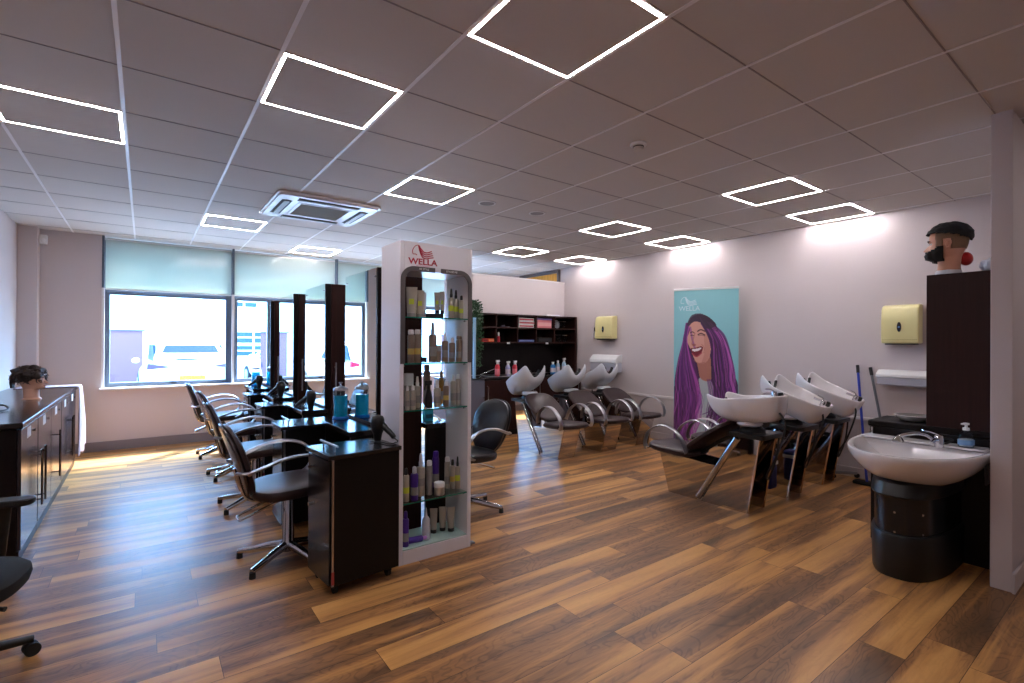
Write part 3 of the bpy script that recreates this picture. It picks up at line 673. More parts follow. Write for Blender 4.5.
# dark trim: rounded arch in two pieces, in front of the face
def trimpath(s):
    pts = [(hw-.002, 1.25), (hw-.002, 1.30)]
    r = .09; cx, cz = hw-.002-r, 1.862-r
    pts += [(hw-.002, cz)]+[(cx+r*math.cos(a), cz+r*math.sin(a)) for a in [R(k*10) for k in range(1, 10)]]+[(.022, 1.862)]
    return [(s*px, pz) for px, pz in pts]
for s in (-1, 1):
    path = trimpath(s); wv = .030; inner = []
    out = []
    for i, p in enumerate(path):
        a = Vector(path[max(i-1, 0)]); b = Vector(path[min(i+1, len(path)-1)]); d = (b-a).normalized(); nrm = Vector((-d.y, d.x))*s
        out.append(p); inner.append((p[0]+nrm.x*wv, p[1]+nrm.y*wv))
    mb = MB(); vs = []
    for yv in (-.008, -.001): vs += [(p[0], yv, p[1]) for p in out]+[(p[0], yv, p[1]) for p in inner]
    n_ = len(out); fs = []
    for i in range(n_-1):
        fs += [(i, i+1, n_+i+1, n_+i), (2*n_+i, 3*n_+i, 3*n_+i+1, 2*n_+i+1), (i, 2*n_+i, 2*n_+i+1, i+1), (n_+i, n_+i+1, 3*n_+i+1, 3*n_+i)]
    fs += [(0, n_, 3*n_, 2*n_), (n_-1, 3*n_-1, 4*n_-1, 2*n_-1)]
    tr = mb.add(vs, fs).build('trim_arch', 'grey', t)
    text_mesh('trim_lettering', 'RE STYLE' if s < 0 else 'STYLISE ME', .017, 'whitematt', tr, (s*.10, -.0085, 1.847), (R(90), 0, 0), .0003)
for z in (1.545, 1.253, .957, .378):
    gs = MB().box(-hw+.03, hw-.03, .004, .296, z-.008, z).build('glass_shelf', 'shelfglass', t, smooth=False)
    MB().box(-hw+.03, hw-.03, .0022, .004, z-.008, z).build('shelf_edge', 'edgeglass', gs, smooth=False)
MB().box(-hw+.03, hw-.03, .004, .296, .086, .094).build('glass_base', mat('frosted_glass', (176, 200, 196), .15), t, smooth=False, bevel=.001)
for z in (1.535, 1.243, .947, .368):
    for s in (-1, 1): MB().cyl((s*(hw-.028), .03, z-.006), (s*(hw-.042), .03, z-.006), .006, seg=10).build('shelf_pin', 'chrome', t)
MB().box(hw-.02, hw+.05, .02, .06, 0.001, .012).build('foot', 'alu', t, smooth=False, bevel=.002)
# hinges on the inner side
# logo
lg = MB()
LX, LZ = -.105, 1.955
def ribbon(mb, pts, w0, y0=-.0022, y1=-.0006):
    P = [Vector((p[0], p[1])) for p in pts]; n_ = len(P); up_, dn = [], []
    for i, p in enumerate(P):
        d = (P[min(i+1, n_-1)]-P[max(i-1, 0)]).normalized(); nr = Vector((-d.y, d.x)); ww = w0[i] if isinstance(w0, list) else w0
        up_.append(p+nr*ww/2); dn.append(p-nr*ww/2)
    vs = [(p.x, y, p.y) for y in (y0, y1) for p in up_+dn]; fs = []
    for i in range(n_-1): fs += [(i, i+1, n_+i+1, n_+i), (2*n_+i, 3*n_+i, 3*n_+i+1, 2*n_+i+1), (i, 2*n_+i, 2*n_+i+1, i+1), (n_+i, n_+i+1, 3*n_+i+1, 3*n_+i)]
    mb.add(vs, fs)
def emblem(mb, cx, cz, s, y0, y1):
    # face profile line and flowing strands; units as in the sign, about 1.0 wide
    def T(pts): return [(cx+s*a*1.15, cz+s*b*.85) for a, b in pts]
    A2 = lambda pts: [(p.x, p.y) for p in arc([(a, b, 0) for a, b in pts], 6)]
    ribbon(mb, T(A2([(-.30, -.26), (-.36, -.20), (-.46, -.21), (-.50, -.16), (-.50, .02), (-.44, .18), (-.34, .31), (-.24, .34), (-.14, .28)])), .034*s, y0, y1)
    for k in range(4):
        ribbon(mb, T(A2([(-.24+.015*k, .31-.06*k), (-.12-.0*k, .17-.11*k), (.02-.01*k, -.02-.115*k), (.16, -.06-.12*k), (.30, .0-.12*k), (.42+.03*k, .07-.125*k)])), .050*s, y0, y1)
emblem(lg, LX, LZ+.006, .125, -.0022, -.0006)
lg.build('emblem', 'red', t, smooth=False)
text_mesh('brand_lettering', 'WELLA', .052, 'red', t, (LX, -.0012, 1.893), (R(90), 0, 0), .0006, sx=1.2, bold=.0012)
text_mesh('small_lettering', 'PROFESSIONALS', .011, colour('logo_pink', (205, 130, 150), .4), t, (LX, -.0012, 1.868), (R(90), 0, 0), .0004, sx=1.15)

# products
PROD = {'silver': (168, 160, 150), 'bronze': (130, 112, 100), 'white': (222, 220, 222), 'purple': (66, 32, 130), 'black': (22, 20, 24), 'grey': (138, 134, 132), 'amber': (150, 105, 40), 'green': (190, 205, 60), 'pale': (196, 196, 205), 'gold': (200, 170, 90)}
def prod(kind, u, wpx, hpx, y, z, label, body='silver', cap='white', lab=None, foot=None, name=None):
    x = bearing(u, y); dep = x*math.sin(YAW)+y*math.cos(YAW); w_ = wpx*dep/496.06*1.06; h = hpx*dep/496.06; r = w_/2
    name = name or {'bottle': 'spray_bottle', 'can': 'styling_can', 'tube': 'squeeze_tube', 'jar': 'product_jar', 'trigger': 'trigger_bottle', 'box': 'product_carton', 'pump': 'pump_bottle', 'cone': 'nozzle_bottle'}[kind]
    cat = {'bottle': 'bottle', 'can': 'bottle', 'tube': 'tube', 'jar': 'jar', 'trigger': 'bottle', 'box': 'box', 'pump': 'bottle', 'cone': 'bottle'}[kind]
    t = thing(name, label, cat, (x, y, z+.0005), R(random.uniform(-20, 20)) if kind not in ('tube', 'box') else -.5, 'hair products on the display stand')
    bc = colour('prod_'+body, PROD[body], .3, .25 if body in ('silver', 'bronze') else 0); cc = colour('prod_'+cap, PROD[cap], .3)
    if kind in ('bottle', 'can', 'pump'):
        f1 = .70 if kind == 'pump' else (.80 if kind == 'bottle' else .86)
        MB().lathe([(r*.92, 0), (r, h*.02), (r, h*f1*.93), (r*.85, h*f1*.98), (r*.45, h*f1)], seg=20).build('body', bc, t)
        if kind == 'pump': MB().lathe([(r*.5, h*f1), (r*.52, h*.8), (r*.42, h*.82), (r*.36, h*.95), (r*.24, h)], seg=14).build('cap', cc, t)
        elif kind == 'bottle': MB().lathe([(r*.55, h*f1), (r*.58, h*.88), (r*.5, h*.98), (r*.3, h)], seg=16).build('cap', cc, t)
        else: MB().lathe([(r*.86, h*f1), (r*.84, h*.97), (r*.7, h)], seg=18).build('cap', cc, t)
        if lab: MB().lathe([(r*1.01, h*.25), (r*1.015, h*.26), (r*1.015, h*.42), (r*1.01, h*.43)], seg=20).build('label_band', colour('prod_'+lab, PROD[lab], .4), t)
        else: MB().lathe([(r*1.01, h*.15), (r*1.015, h*.16), (r*1.015, h*.38), (r*1.01, h*.39)], seg=20).build('label_band', colour('prod_grey', PROD['grey'], .4), t)
    elif kind == 'tube':
        rings = []
        for q in np.linspace(0, 1, 10):
            sx = r*(.82+.18*q); sy = r*.7*(1-q*.93)
            rings.append([(sx*math.cos(a), sy*math.sin(a), h*(.14+.86*q)) for a in [2*PI*k/20 for k in range(20)]])
        MB().rings(rings).build('body', bc, t)
        MB().lathe([(r*.78, 0), (r*.8, h*.01), (r*.8, h*.13), (r*.7, h*.14)], seg=18).build('cap', cc, t)
        if lab: MB().box(-r*.45, r*.45, -r*.62, -r*.50, h*.42, h*.60).build('label_patch', colour('prod_'+lab, PROD[lab], .4), t, smooth=False)
    elif kind == 'jar':
        MB().lathe([(r*.92, 0), (r, h*.06), (r, h*.62), (r*.9, h*.66)], seg=22).build('body', bc, t)
        MB().lathe([(r*1.02, h*.64), (r*1.03, h*.68), (r*1.03, h*.95), (r*.95, h)], seg=22).build('lid', cc, t)
    elif kind == 'trigger':
        MB().lathe([(r*.85, 0), (r*.9, h*.03), (r*.86, h*.35), (r*.6, h*.55), (r*.35, h*.68)], seg=20).build('body', bc, t)
        tg = MB(); tg.cyl((0, 0, h*.66), (0, 0, h*.78), r*.4); tg.box(-r*1.0, r*.7, -r*.25, r*.25, h*.8, h*.97); tg.tube([(-r*.7, 0, h*.85), (-r*1.1, 0, h*.72), (-r*1.0, 0, h*.62)], r*.13, 6); tg.box(-r*.3, r*.3, -r*.25, r*.25, h*.75, h*.82)
        tg.build('trigger_head', cc, t, bevel=.001)
    elif kind == 'cone':
        MB().lathe([(r*.95, 0), (r, h*.02), (r*.95, h*.62), (r*.5, h*.72)], seg=20).build('body', bc, t)
        MB().lathe([(r*.52, h*.70), (r*.3, h*.76), (r*.08, h)], seg=12).build('nozzle', cc, t)
    elif kind == 'box':
        MB().box(-r, r, -r*.4, r*.4, 0, h).build('carton', bc, t, smooth=False, bevel=.001)
    return t
Z1, Z2, Z3, Z4, Z5 = 1.545, 1.253, .957, .378, .094
s1l = 'on the top stand shelf'; s2l = 'on the second stand shelf'; s3l = 'on the third stand shelf'; s4l = 'on the fourth stand shelf'; s5l = 'at the bottom of the stand'
prod('tube', 411.5, 10.5, 30, 2.93, Z1, 'widest pale squeeze tube with yellow-green patch, leftmost '+s1l, 'silver', 'grey', 'green')
prod('tube', 420, 8, 27, 2.93, Z1, 'squeeze tube with yellow-green patch, second from left '+s1l, 'silver', 'grey', 'green')
prod('tube', 423.5, 5, 26, 3.03, Z1, 'narrow pale tube tucked behind the second tube '+s1l, 'pale', 'grey')
prod('box', 434.5, 17, 5, 3.02, Z1, 'low black display block under two tubes '+s1l, 'black', 'black')
t_ = prod('tube', 437, 5.5, 21, 3.02, Z1+.036, 'left one of two small tubes standing on the black block '+s1l, 'silver', 'black', 'green')
t_ = prod('tube', 442.0, 4.5, 22, 3.02, Z1+.036, 'right one of two small tubes standing on the black block '+s1l, 'silver', 'black', 'green')
prod('pump', 451, 5.4, 30, 2.95, Z1, 'slim spray bottle with black nozzle, left one of the pair '+s1l, 'silver', 'black', 'green')
prod('pump', 455.7, 5.4, 29, 2.99, Z1, 'slim spray bottle with black nozzle, right one of the pair '+s1l, 'silver', 'black', 'green')
prod('bottle', 461.4, 5.0, 23.5, 2.95, Z1, 'bottle with flat black cap at the right end '+s1l, 'silver', 'black', 'green')
prod('can', 411, 6.5, 33, 2.94, Z2, 'tall bronze can with pale cap, leftmost '+s2l, 'bronze', 'white', 'gold')
prod('can', 417.5, 6.2, 33, 2.94, Z2, 'tall bronze can with gold lettering band, second from left '+s2l, 'bronze', 'white', 'gold')
prod('box', 423.6, 6.5, 5, 2.97, Z2, 'low black carton between the cans and the tall spray bottle '+s2l, 'black', 'black')
prod('pump', 432.7, 7.6, 40, 2.94, Z2, 'tallest brown spray bottle, in the middle '+s2l, 'bronze', 'grey')
prod('jar', 438.8, 5, 17, 2.93, Z2, 'short bronze jar right of the tallest bottle '+s2l, 'bronze', 'grey')
prod('pump', 445, 6.2, 30, 2.96, Z2, 'bronze bottle with large white pump '+s2l, 'bronze', 'white')
prod('bottle', 452, 6, 24, 2.94, Z2, 'brown bottle with white nozzle, third from the right end '+s2l, 'bronze', 'white')
prod('can', 459, 6, 25.5, 2.95, Z2, 'plain brown can at the right end '+s2l, 'bronze', 'bronze')
prod('bottle', 407.6, 4.4, 24, 2.91, Z3, 'small bottle with white nozzle, leftmost '+s3l, 'silver', 'white')
prod('jar', 409, 8.6, 33, 3.06, Z3, 'big white-lidded container at the back left '+s3l, 'grey', 'white')
prod('bottle', 413.2, 5.3, 24, 2.91, Z3, 'bottle with lilac label and white nozzle at the front '+s3l, 'silver', 'white')
prod('pump', 417.6, 6.2, 31, 2.98, Z3, 'taller silver bottle with white pump, behind the lilac labelled one '+s3l, 'silver', 'white')
prod('can', 427, 6.5, 40, 3.08, Z3, 'tall bronze can standing behind the black trigger bottle '+s3l, 'bronze', 'bronze')
prod('trigger', 429, 8.4, 28, 2.93, Z3, 'black trigger spray bottle '+s3l, 'black', 'black')
prod('pump', 437.5, 6.6, 27, 2.94, Z3, 'silver bottle with short white pump in the middle '+s3l, 'silver', 'white')
prod('bottle', 441.6, 5, 33, 3.06, Z3, 'amber brown bottle at the back '+s3l, 'amber', 'bronze')
prod('bottle', 446.3, 5.4, 26, 2.92, Z3, 'amber bottle with white pointed nozzle '+s3l, 'bronze', 'white', 'gold')
prod('bottle', 453.5, 5.4, 30, 2.97, Z3, 'silver bottle with white cap, second from the right end '+s3l, 'silver', 'white')
prod('can', 458.2, 4.8, 30, 2.97, Z3, 'silver can with big white cap at the right end '+s3l, 'silver', 'white')
prod('bottle', 407, 5.6, 33, 2.92, Z4, 'bottle with black cap, leftmost '+s4l, 'silver', 'black', 'green')
prod('bottle', 415.2, 7.2, 33, 2.92, Z4, 'purple bottle with lilac cap at the front '+s4l, 'purple', 'pale')
prod('pump', 421.6, 8, 42, 2.97, Z4, 'tallest silver bottle with black lettering '+s4l, 'silver', 'pale', 'grey')
prod('can', 430, 5.8, 34, 2.96, Z4, 'dark can with tall white cap '+s4l, 'grey', 'white')
prod('can', 436.4, 6.2, 36, 3.08, Z4, 'purple can at the back right of the white-capped one '+s4l, 'purple', 'purple')
prod('jar', 440, 10, 12.5, 2.92, Z4, 'round jar with white lid '+s4l, 'silver', 'white')
prod('can', 448, 5.4, 31, 3.02, Z4, 'tall pale can with white top behind the jar '+s4l, 'silver', 'white')
prod('bottle', 453.2, 5, 29, 2.99, Z4, 'amber bottle with black cap, second from the right end '+s4l, 'silver', 'black', 'gold')
prod('pump', 458.2, 4.8, 32, 2.97, Z4, 'bottle with black nozzle and yellow-green band at the right end '+s4l, 'silver', 'black', 'green')
prod('bottle', 406.6, 6, 35, 2.92, Z5, 'upright purple bottle '+s5l, 'purple', 'purple')
prod('cone', 427, 8, 31, 2.95, Z5, 'white squeeze bottle with pointed nozzle '+s5l, 'pale', 'pale')
prod('tube', 434.6, 7, 24, 3.02, Z5, 'silver tube with black cap, left of three '+s5l, 'silver', 'black')
prod('tube', 443.5, 7, 23.5, 3.02, Z5, 'silver tube with black cap, middle of three '+s5l, 'silver', 'black')
prod('tube', 451.8, 7.6, 23.5, 2.98, Z5, 'silver tube with black cap, right of three '+s5l, 'silver', 'black')
t = thing('styling_can', 'purple bottle lying on its side '+s5l, 'bottle', (1.40, 2.935, Z5+.0215), 0, 'hair products on the display stand')
mt = Matrix.Rotation(R(-8), 4, 'Z') @ Matrix.Rotation(R(90), 4, 'Y')
MB().lathe([(.018, -.08), (.02, -.076), (.02, .05), (.014, .058)], mtx=mt).build('body', colour('prod_purple', PROD['purple'], .3), t)
MB().lathe([(.013, .058), (.012, .08), (.008, .085)], mtx=mt).build('cap', colour('prod_pinkcap', (190, 120, 190), .3), t)

# ------------------------------------------------------------------ back wash units
def bowl_mesh(seed=0):
    N = 64; nr = 14; rings = []; rim = []
    for k in range(N):
        a = 2*PI*k/N             # a=0 at the front (neck notch, -y), pi at the back
        sx = math.sin(a); cyy = -math.cos(a); b = max(0, cyy)
        e = 2.2 if cyy < 0 else 4.6; q = (abs(sx)**e+abs(cyy)**e)**(-1/e)
        y = (.33 if cyy > 0 else .27)*cyy*q
        wd = .225-(.085*min(1, y/.33) if y > 0 else 0)
        x = wd*sx*q; aa = min(a, 2*PI-a)
        horn = math.exp(-((aa-.80)/.26)**2); notch = math.exp(-(aa/.42)**2)
        z = .05*horn-.10*notch; y -= .05*horn-.085*notch
        rim.append((Vector((x, y, z)), b*q if cyy > 0 else 0))
    c = Vector((0, .06, -.215))
    for i in range(nr+1):
        s = i/nr; r = []
        for (p, b) in rim:
            ex = .72-.42*min(1, b); k_ = max(.02, math.cos(s*PI/2)**ex) if s < 1 else .02
            r.append((c.x+(p.x-c.x)*k_, c.y+(p.y-c.y)*k_, p.z+(c.z-p.z)*math.sin(s*PI/2)))
        rings.append(r)
    mb = MB(); n = N; vs = [p for r in rings for p in r]; fs = []
    for i in range(nr):
        for j in range(n): a_, b_ = i*n+j, i*n+(j+1) % n; fs.append((a_, b_, b_+n, a_+n))
    fs.append(tuple(range(nr*n, nr*n+n)))
    return mb.add(vs, fs)
def wash_unit(label, bowlmat, tilt, group, flip=False):
    t = thing('backwash_unit', label, 'salon wash unit', (0, 0, 0), 0, group)
    w_ = .135
    prof_f = [(0.0, 0.0), (.285, 0.0), (.475, .335), (-.105, .372)]
    prof_r = [(.335, 0.0), (.75, 0.0), (.85, .615), (.685, .615), (.66, .57)]
    for s in (-1, 1):
        MB().prism(prof_f, 'x', *(sorted((s*w_, s*(w_-.012))))).build('side_panel', 'mirrorpanel', t, smooth=False, bevel=.0015)
        MB().prism(prof_r, 'x', *(sorted((s*w_, s*(w_-.012))))).build('rear_side_panel', 'mirrorpanel', t, smooth=False, bevel=.0015)
        MB().tube([(s*(w_+.002), .31, .030), (s*(w_+.002), .665, .605)], .027, 14).build('diagonal_post', 'chrome', t)
    MB().prism([(-.001, 0), (-.106, .372), (-.094, .372), (.011, 0)], 'x', -w_+.012, w_-.012).build('front_panel', 'mirrorpanel', t, smooth=False)
    MB().box(-w_+.012, w_-.012, .02, .3, .01, .33).build('inner_box', 'blacklam', t, smooth=False)
    # edges of the rear side panels
    for s in (-1, 1):
        MB().tube([(s*(w_-.006), .752, .004), (s*(w_-.006), .852, .612)], .008, 8).build('edge_strip', colour('edge_champagne', (196, 170, 150), .2, 1), t)
    tr = MB(); tr.prism(rbox(-.17, .17, .60, .90, 0, 0, .03), 'z', .618, .655); tr.build('top_tray', 'plasticblack', t, bevel=.004)
    MB().lathe([(.10, .655), (.095, .68), (.07, .70), (.06, .74)], c=(0, .72, 0), seg=24).build('bowl_foot', 'plasticblack', t)
    MB().lathe([(.085, .70), (.10, .715), (.085, .745)], c=(0, .70, 0), seg=28, sx=1.15).build('bowl_collar', bowlmat, t)
    # seat
    def cushion(L0, L1, W0, th, n=12, crown=.012):
        rings = []
        for (zz, s) in ((0, .93), (th*.25, 1.0), (th*.7, 1.0), (th*.92, .95), (th, .85), (th+crown, .3), (th+crown, .05)):
            r = []
            for k in range(40):
                a = 2*PI*k/40; cx, cy = math.cos(a), math.sin(a); e = 3.2; q = (abs(cx)**e+abs(cy)**e)**(-1/e)
                r.append((W0/2*cx*q*s, (L0+L1)/2+(L1-L0)/2*cy*q*s, zz))
            rings.append(r)
        return MB().rings(rings)
    se = cushion(-.235, .255, .46, .055).build('seat', 'leather', t); se.location = (0, 0, .375); se.rotation_euler = (R(-3), 0, 0)
    bkc = cushion(0, .50, .48, .05).build('backrest', 'leather', t); bkc.location = (0, .20, .41); bkc.rotation_euler = (R(36), 0, 0)
    br = MB(); br.tube([(0, .2, .36), (0, .42, .52), (0, .6, .62)], .018, 10); br.box(-.1, .1, .0, .2, .355, .375); br.build('seat_bracket', 'plasticblack', t)
    for s in (-1, 1):
        pts = [(s*.242, -.17, .385), (s*.250, -.185, .45), (s*.255, -.14, .55), (s*.255, -.03, .625), (s*.255, .09, .625), (s*.25, .19, .56), (s*.242, .24, .47), (s*.23, .25, .415)]
        MB().tube(arc(pts, 6), .030, 10, flat=.28, up=(s, 0, 0)).build('armrest', 'alu', t)
        MB().cyl((s*.20, -.16, .40), (s*.262, -.16, .40), .01).build('arm_mount', 'chrome', t)
    # bowl
    bw = bowl_mesh().build('basin', bowlmat, t, solid=.014, sub=1); bw.location = (0, .645, .935); bw.rotation_euler = (R(tilt), 0, 0)
    npad = MB(); npad.tube(arc([(-.075, -.205, -.01), (-.05, -.185, -.055), (0, -.172, -.08), (.05, -.185, -.055), (.075, -.205, -.01)], 5), .020, 10, flat=.6)
    npad.build('neck_rest', 'rubber', bw)
    tp = MB(); tp.lathe([(.022, -.03), (.022, .02), (.018, .035), (.001, .037)], c=(.03, .275, 0)); tp.box(.022, .038, .19, .275, .012, .03); tp.tube(arc([(.03, .275, .03), (.03, .25, .05), (.03, .21, .055)], 4), .007, 8)
    tp.build('mixer_tap', 'chrome', bw)
    MB().lathe([(.02, -.02), (.022, .01), (.018, .022), (.001, .024)], c=(-.05, .285, 0)).build('valve_knob', 'plasticblack', bw)
    MB().lathe([(.02, -.212), (.024, -.206), (.01, -.204)], c=(0, .06, 0)).build('drain', 'chrome', bw)
    MB().tube(arc([(.06, .97, .84), (.07, 1.02, .74), (.06, .95, .5), (.03, .86, .33), (-.04, .84, .28), (-.08, .88, .45), (-.08, .9, .62)], 6), .008, 8).build('shower_hose', 'rubber', t)
    return t
lab = ['leftmost of the three wash units with silver bowls', 'middle one of the three wash units with silver bowls', 'rightmost of the three wash units with silver bowls, below the paper holder']
u0 = wash_unit(lab[0], 'bowlgrey', -22, 'wash units in front of the dark shelving'); 
for i, x in enumerate((4.07, 4.81, 5.47)):
    if i == 0: u0.location = (x, 4.39, 0); [setattr(ch, 'location', (0, .80, .96)) for ch in u0.children if ch.name.split('.')[0] == 'basin']
    else: dup(u0, (x, 4.39, 0), 0, lab[i])

lab = ['white wash unit nearest the camera, with level bowl and steel side in full view', 'middle wash unit of the right group with tilted white bowl', 'wash unit with tilted white bowl nearest the right wall']
v0 = wash_unit(lab[0], 'ceramic', 7, 'wash units on the right side'); v0.location = (4.085, 2.854, 0); v0.rotation_euler = (0, 0, PI)
for i, x in enumerate((4.77, 5.49)):
    o = dup(v0, (x, 2.854, 0), PI, lab[i+1])
    for ch in o.children:
        if ch.name.split('.')[0] == 'basin': ch.rotation_euler = (R(-22), 0, 0); ch.location.y = .745; ch.location.z = .965
t = thing('blue_towel_bag', 'dark blue bag hanging between the first two right wash units', 'bag', (4.42, 2.16, 0))
MB().box(-.06, .06, -.05, .05, .12, .40).build('pouch', colour('navy', (22, 26, 92), .6), t, bevel=.02)
MB().box(-.062, .062, -.052, .052, .33, .36).build('pale_band', 'whitematt', t, smooth=False, bevel=.002)
MB().tube(arc([(0, 0, .39), (0, .02, .5), (0, 0, .61)], 4), .004, 6).build('strap', 'rubber', t)

# mop and broom
def pole(name, label, p0, p1, m, headm, cat):
    t = thing(name, label, cat, (p0[0], p0[1], 0)); a = Vector((0, 0, .03)); b = Vector(p1)-Vector((p0[0], p0[1], 0))
    MB().tube([a, b], .012, 12).build('handle', m, t); d = (b-a).normalized()
    MB().tube([b-d*.07, b+d*.01], .015, 12).build('grip', 'plasticblack', t)
    if headm: MB().box(-.05, .05, -.11, .11, 0.001, .035).build('head', headm, t, bevel=.01)
pole('mop', 'mop with a blue handle leaning on the right wall', (5.72, 1.84, 0), (5.92, 1.99, 1.16), 'blue', 'fabricblack', 'mop')
pole('grey_pole', 'thin grey pole leaning on the wall beside the blue mop', (5.84, 1.66, 0), (5.945, 1.885, 1.14), colour('pole_grey', (110, 112, 118), .3, .6), None, 'pole')

t = thing('equipment_stand', 'grey tubular equipment stand with black tray beside the last right wash unit', 'stand', (5.81, 2.28, 0))
MB().tube(arc([(-.12, .16, .05), (-.14, .02, .06), (-.08, -.12, .06), (.06, -.20, .05), (.14, -.28, .045)], 6), .016, 10).build('curved_foot', colour('stand_grey', (120, 120, 128), .4), t)
MB().tube(arc([(.14, .12, .05), (.10, .0, .06), (.0, -.05, .06), (-.08, -.02, .06)], 6), .016, 10).build('curved_foot', 'c_stand_grey', t)
MB().tube([(-.02, -.04, .05), (-.04, -.02, .62)], .022, 12).build('post', 'c_stand_grey', t)
MB().prism(rbox(-.16, .14, -.14, .12, 0, 0, .04), 'z', .60, .635).build('tray', 'plasticblack', t, bevel=.005)
for (x, y) in ((-.12, .16), (.14, -.28), (.14, .12), (-.08, -.14)): MB().cyl((x-.014, y, .024), (x+.014, y, .024), .024, seg=18).build('castor', 'rubber', t)
# ------------------------------------------------------------------ dispensers on the right wall
def dispenser(label, y0, y1, z0, z1):
    t = thing('towel_dispenser', label, 'dispenser', (XR, (y0+y1)/2, z0), 0, 'cream paper towel dispensers'); hw = (y1-y0)/2; h = z1-z0
    rings = []
    prof = [(-.001, h*1.0), (-.05, h), (-.10, h*.97), (-.128, h*.88), (-.138, h*.6), (-.14, h*.12), (-.13, 0), (-.001, 0.0)]
    MB().prism([(p[0], p[1]) for p in prof], 'y', -hw, hw).build('cover', 'cream', t, bevel=.014, seg=3)
    lk = MB(); lk.prism([(a_, b_) for a_, b_ in [(.017*math.cos(q), .048*math.sin(q)) for q in [2*PI*k/20 for k in range(20)]]], 'x', -.147, -.137)
    o = lk.build('lock_window', colour('lock_dark', (36, 42, 58), .2), t); o.location = (0, 0, h*.42)
    o2 = MB().cyl((-.150, 0, h*.42), (-.147, 0, h*.42), .008).build('lock', colour('lock_blue', (80, 130, 190), .2), t)
    MB().box(-.12, -.02, -hw+.03, hw-.03, -.012, -.0005).build('paper_slot', 'plasticblack', t, smooth=False)
    sm = MB().box(-.1385, -.137, -hw+.01, hw-.01, h*.085, h*.1).build('seam', colour('cream_dark', (180, 168, 110), .4), t, smooth=False)
dispenser('cream paper towel dispenser on the wall right of the mops', 1.465, 1.765, 1.395, 1.772)
dispenser('cream paper towel dispenser in the far corner above the third silver bowl', 5.27, 5.63, 1.45, 1.815)
def roll_holder(label, y0, y1, z0, z1):
    t = thing('paper_roll_holder', label, 'dispenser', (XR, (y0+y1)/2, z0), 0, 'white couch roll holders'); hw = (y1-y0)/2; h = z1-z0
    MB().prism([(-.001, h), (-.09, h), (-.16, h*.75), (-.165, h*.55), (-.001, h*.55)], 'y', -hw, hw).build('hood', 'whitematt', t, bevel=.006)
    MB().prism([(-.001, h*.54), (-.158, h*.54), (-.15, .01), (-.12, 0), (-.001, 0)], 'y', -hw+.01, hw-.01).build('tray', colour('holder_grey', (178, 180, 192), .35), t, bevel=.006)
    MB().box(-.166, -.150, -hw+.01, hw-.01, h*.02, h*.10).build('cutting_edge', 'alu', t, smooth=False)
roll_holder('white paper roll holder on the wall below the nearer dispenser', 1.30, 1.80, .985, 1.135)
roll_holder('white paper roll holder below the far dispenser, behind the silver bowls', 5.17, 5.72, .93, 1.20)
t = thing('soap_pump', 'small white soap bottle with black top on the wall left of the far dispenser', 'bottle', (XR-.03, 5.72, 1.47))
MB().lathe([(.028, 0), (.03, .01), (.03, .10), (.02, .11)]).build('body', 'whitematt', t); MB().lathe([(.012, .11), (.02, .13), (.02, .16), (.008, .18)]).build('cap', 'plasticblack', t)

# ------------------------------------------------------------------ banner with a printed portrait
BL = Vector((5.53, 3.925, 0)); BR = Vector((5.835, 3.22, 0)); bw_ = (BR-BL).length; bz0, bz1 = .09, 2.075
ang = math.atan2(BR.y-BL.y, BR.x-BL.x)
t = thing('roller_banner', 'turquoise roll-up banner with a laughing woman with long purple hair', 'banner', tuple((BL+BR)/2), ang)
hw = bw_/2
MB().prism([(-.055, .001), (-.06, .03), (-.04, .075), (0, .085), (.04, .075), (.06, .03), (.055, .001)], 'x', -hw-.02, hw+.02).build('base', 'alu', t, bevel=.002)
MB().cyl((0, .02, .08), (0, .02, 2.07), .007).build('support_pole', 'alu', t)
MB().box(-hw-.004, hw+.004, -.008, .008, bz1-.012, bz1+.016).build('top_rail', 'whitematt', t, bevel=.003)
MB().box(-hw, hw, -.002, .002, bz0-.01, bz1-.01).build('sheet', 'turq', t, smooth=False)
# picture raster: coordinates in sheet units, u right 0..284, v down 0..~670
NX, NY = 150, 348
UU, VV = np.meshgrid((np.arange(NX)+.5)/NX*284, (np.arange(NY)+.5)/NY*668)
img = np.zeros((NY, NX, 3)); 
base_c = np.array([136, 196, 206.]); img[:] = base_c
img += (8*np.sin(UU/284*3.0)*np.cos(VV/668*2))[..., None]
def smooth_poly(pts, n=8):
    P = [np.array(p, float) for p in pts]; out = []; N_ = len(P)
    for i in range(N_):
        p0, p1, p2, p3 = P[i-1], P[i], P[(i+1) % N_], P[(i+2) % N_]
        for k in range(n):
            s = k/n; out.append(.5*((2*p1)+(-p0+p2)*s+(2*p0-5*p1+4*p2-p3)*s*s+(-p0+3*p1-3*p2+p3)*s**3))
    return np.array(out)
def inside(poly):
    r = np.zeros(UU.shape, bool); x1, y1 = poly[-1]
    for x2, y2 in poly:
        c = ((y1 > VV) != (y2 > VV)); 
        with np.errstate(divide='ignore', invalid='ignore'): xx = (x2-x1)*(VV-y1)/(y2-y1+1e-9)+x1
        r ^= c & (UU < xx); x1, y1 = x2, y2
    return r
def fill(pts, col, alpha=1, sm=True):
    m = inside(smooth_poly(pts) if sm else np.array(pts, float)); img[m] = img[m]*(1-alpha)+np.array(col)*alpha; return m
